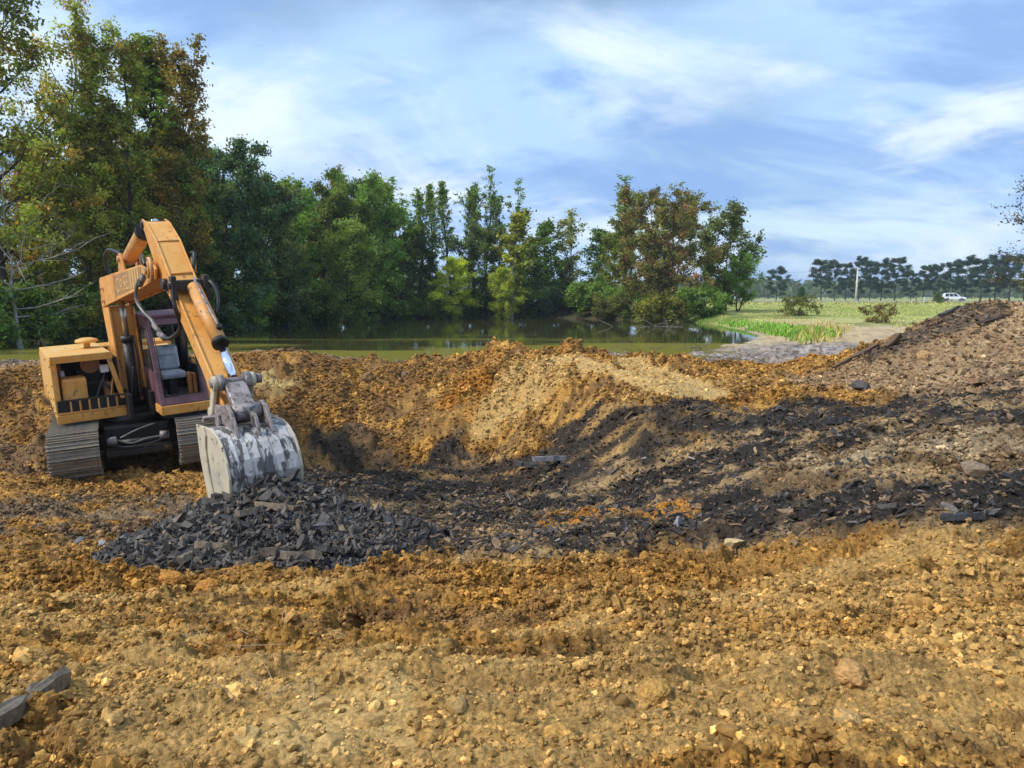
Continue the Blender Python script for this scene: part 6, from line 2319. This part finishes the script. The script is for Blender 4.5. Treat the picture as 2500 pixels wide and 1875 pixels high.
P = np.stack([np.random.default_rng(8).uniform(20, 150, 5000), np.random.default_rng(9).uniform(105, 160, 5000)], 1)
grass('field_grass', P, .08, .28, .14, (.24, .27, .07), .4, 'rough grass of the far half of the field before the road', 5)

# ------------------------------------------------------------------ roadside things
pp = road_pt(2075)
pp = pp - rn_ * 6
m_ = MB()
zt = at_y(2078, 655, pp[1])[2]
m_.cyl((pp[0], pp[1], 1.7), (pp[0] + .15, pp[1], zt), .20, .13, 12)
pole = m_.build('utility_pole', plain_mat('bleached_pole', (.62, .56, .48), .9, 0, .2, .15, 2))
prop(pole, 'pale wooden utility pole in front of the pine row', 'pole')
MB().cyl((pp[0] + .10, pp[1] - .22, zt - .5), (pp[0] + .12, pp[1] - .22, zt - .2), .07, seg=8).build('insulator', M['steel'], pole)
wl_ = at_y(1300, 690, pp[1] + 30)
m_ = MB()
pts_ = []
for i in range(11):
    u = i / 10
    q = Vector((pp[0] + .1, pp[1] - .1, zt - .3)).lerp(Vector((wl_[0], wl_[1], zt - .2)), u)
    q.z -= 1.1 * 4 * u * (1 - u) * .6
    pts_.append(q)
m_.tube(pts_, .018, 4, 1)
prop(m_.build('power_line', M['rubber']), 'thin power line sagging left from the utility pole', 'wire')
for px, lab in ((2214, 'short dark marker post by the road, left one'), (2232, 'short white marker post by the road, right one')):
    q = road_pt(px) - rn_ * 7
    m_ = MB()
    m_.box((q[0] - .09, q[1] - .05, 1.8), (q[0] + .09, q[1] + .05, 3.0), .02)
    m_.box((q[0] - .10, q[1] - .06, 2.75), (q[0] + .10, q[1] + .06, 2.95), .02)
    prop(m_.build('marker_post', M['white_plastic'] if 'white' in lab else M['dead']), lab, 'post')


def car(px, label, cat, body, paint, flip=1):
    """side profile in metres, extruded with narrowed glasshouse"""
    q = road_pt(px)
    e = empty(cat.replace(' ', '_'), (q[0], q[1], RZ))
    e.rotation_euler = (0, 0, math.atan2(rd[1], rd[0]) + (math.pi if flip < 0 else 0))
    e.scale = (.86, .86, .86)
    prop(e, label, cat)
    L, Hh, roofline = body
    W = .92
    lowp = [(-L / 2, .35), (L / 2, .35), (L / 2 + .02, .62), (L / 2 - .08, .82), (L / 2 - 1.15, .98), (-L / 2 + .12, 1.0), (-L / 2 - .02, .75)]

    def sec(poly, w, w2=None):
        w2 = w2 or w
        m = MB()
        n_ = len(poly)
        zs = [p[1] for p in poly]
        z0, z1 = min(zs), max(zs)
        V = []
        for s_ in (-1, 1):
            for (x, z) in poly:
                V.append((x, s_ * (w + (w2 - w) * (z - z0) / (z1 - z0)), z))
        Fc = [tuple(range(n_)), tuple(range(2 * n_ - 1, n_ - 1, -1))] + [(i, (i + 1) % n_, n_ + (i + 1) % n_, n_ + i) for i in range(n_)]
        m.raw(V, Fc)
        bmesh.ops.recalc_face_normals(m.bm, faces=m.bm.faces)
        bmesh.ops.bevel(m.bm, geom=m.bm.edges[:], offset=.05, segments=2, affect='EDGES')
        return m
    sec(lowp, W).build('body', paint, e)
    sec(roofline, W - .02, W - .20).build('cabin', paint, e)
    zb_, zt_ = 1.02, Hh - .12
    xs_ = [p[0] for p in roofline if p[1] < 1.1]
    xt = [p[0] for p in roofline if p[1] > Hh - .1]
    x0, x1, t0_, t1_ = min(xs_) + .22, max(xs_) - .35, min(xt) + .1, max(xt) - .05
    k = 3 if Hh > 1.6 else 2
    for s_ in (-1, 1):
        for j in range(k):
            a0, a1 = j / k + .02, (j + 1) / k - .02
            m = MB()
            V = []
            for o_ in (0, .02):
                V += [(x0 + (x1 - x0) * a0, s_ * (W - .03 + o_ * .2), zb_), (x0 + (x1 - x0) * a1, s_ * (W - .03 + o_ * .2), zb_), (t0_ + (t1_ - t0_) * a1, s_ * (W - .155 + o_), zt_), (t0_ + (t1_ - t0_) * a0, s_ * (W - .155 + o_), zt_)]
            m.raw(V, [(0, 1, 2, 3), (7, 6, 5, 4), (0, 4, 5, 1), (1, 5, 6, 2), (2, 6, 7, 3), (3, 7, 4, 0)])
            m.build('window', M['glass_dark'], e)
        for x in (-L * .30, L * .31):
            w_ = MB().cyl((x, s_ * (W - .2), .34), (x, s_ * (W + .03), .34), .34, seg=20).build('wheel', M['rubber'], e)
            MB().cyl((x, s_ * (W + .02), .34), (x, s_ * (W + .045), .34), .20, seg=16).build('rim', M['steel'], w_)
        MB().box((L / 2 - .10, s_ * .62 - .16, .66), (L / 2 + .03, s_ * .62 + .16, .78), .02).build('headlight', M['white_plastic'], e)
        MB().box((-L / 2 - .03, s_ * .66 - .14, .72), (-L / 2 + .08, s_ * .66 + .14, .92), .02).build('tail_light', plain_mat('red_lamp', (.4, .02, .02), .3), e)
    return e


M['car_white'] = plain_mat('white_car_paint', (.78, .79, .80), .25, 0, .5, .03, bump=0)
M['car_silver'] = plain_mat('silver_car_paint', (.55, .60, .62), .25, .3, .5, .03, bump=0)
car(2322, 'white sport utility car driving on the road behind the small conifer', 'car', (4.9, 1.85, [(-2.35, .98), (-2.25, 1.45), (-2.05, 1.82), (-.3, 1.86), (.35, 1.76), (1.25, .98)]), M['car_white'])
car(1785, 'silver sedan on the road at the right foot of the bronze tree', 'car', (4.7, 1.45, [(-1.95, .98), (-1.25, 1.40), (-.6, 1.46), (.2, 1.42), (1.15, .98)]), M['car_silver'])

# ================================================================== AIR
m_ = MB()
m_.box((-2700, -2700, -4), (2700, 2700, 38))
hz_t = NT('thin_haze')
pv_ = hz_t.n('ShaderNodeVolumePrincipled')
pv_.inputs['Color'].default_value = (.80, .88, 1.0, 1)
pv_.inputs['Density'].default_value = .00040
pv_.inputs['Anisotropy'].default_value = .2
hz_t.nt.links.new(pv_.outputs[0], hz_t.out.inputs['Volume'])
prop(m_.build('haze', hz_t.m), kind='stuff')
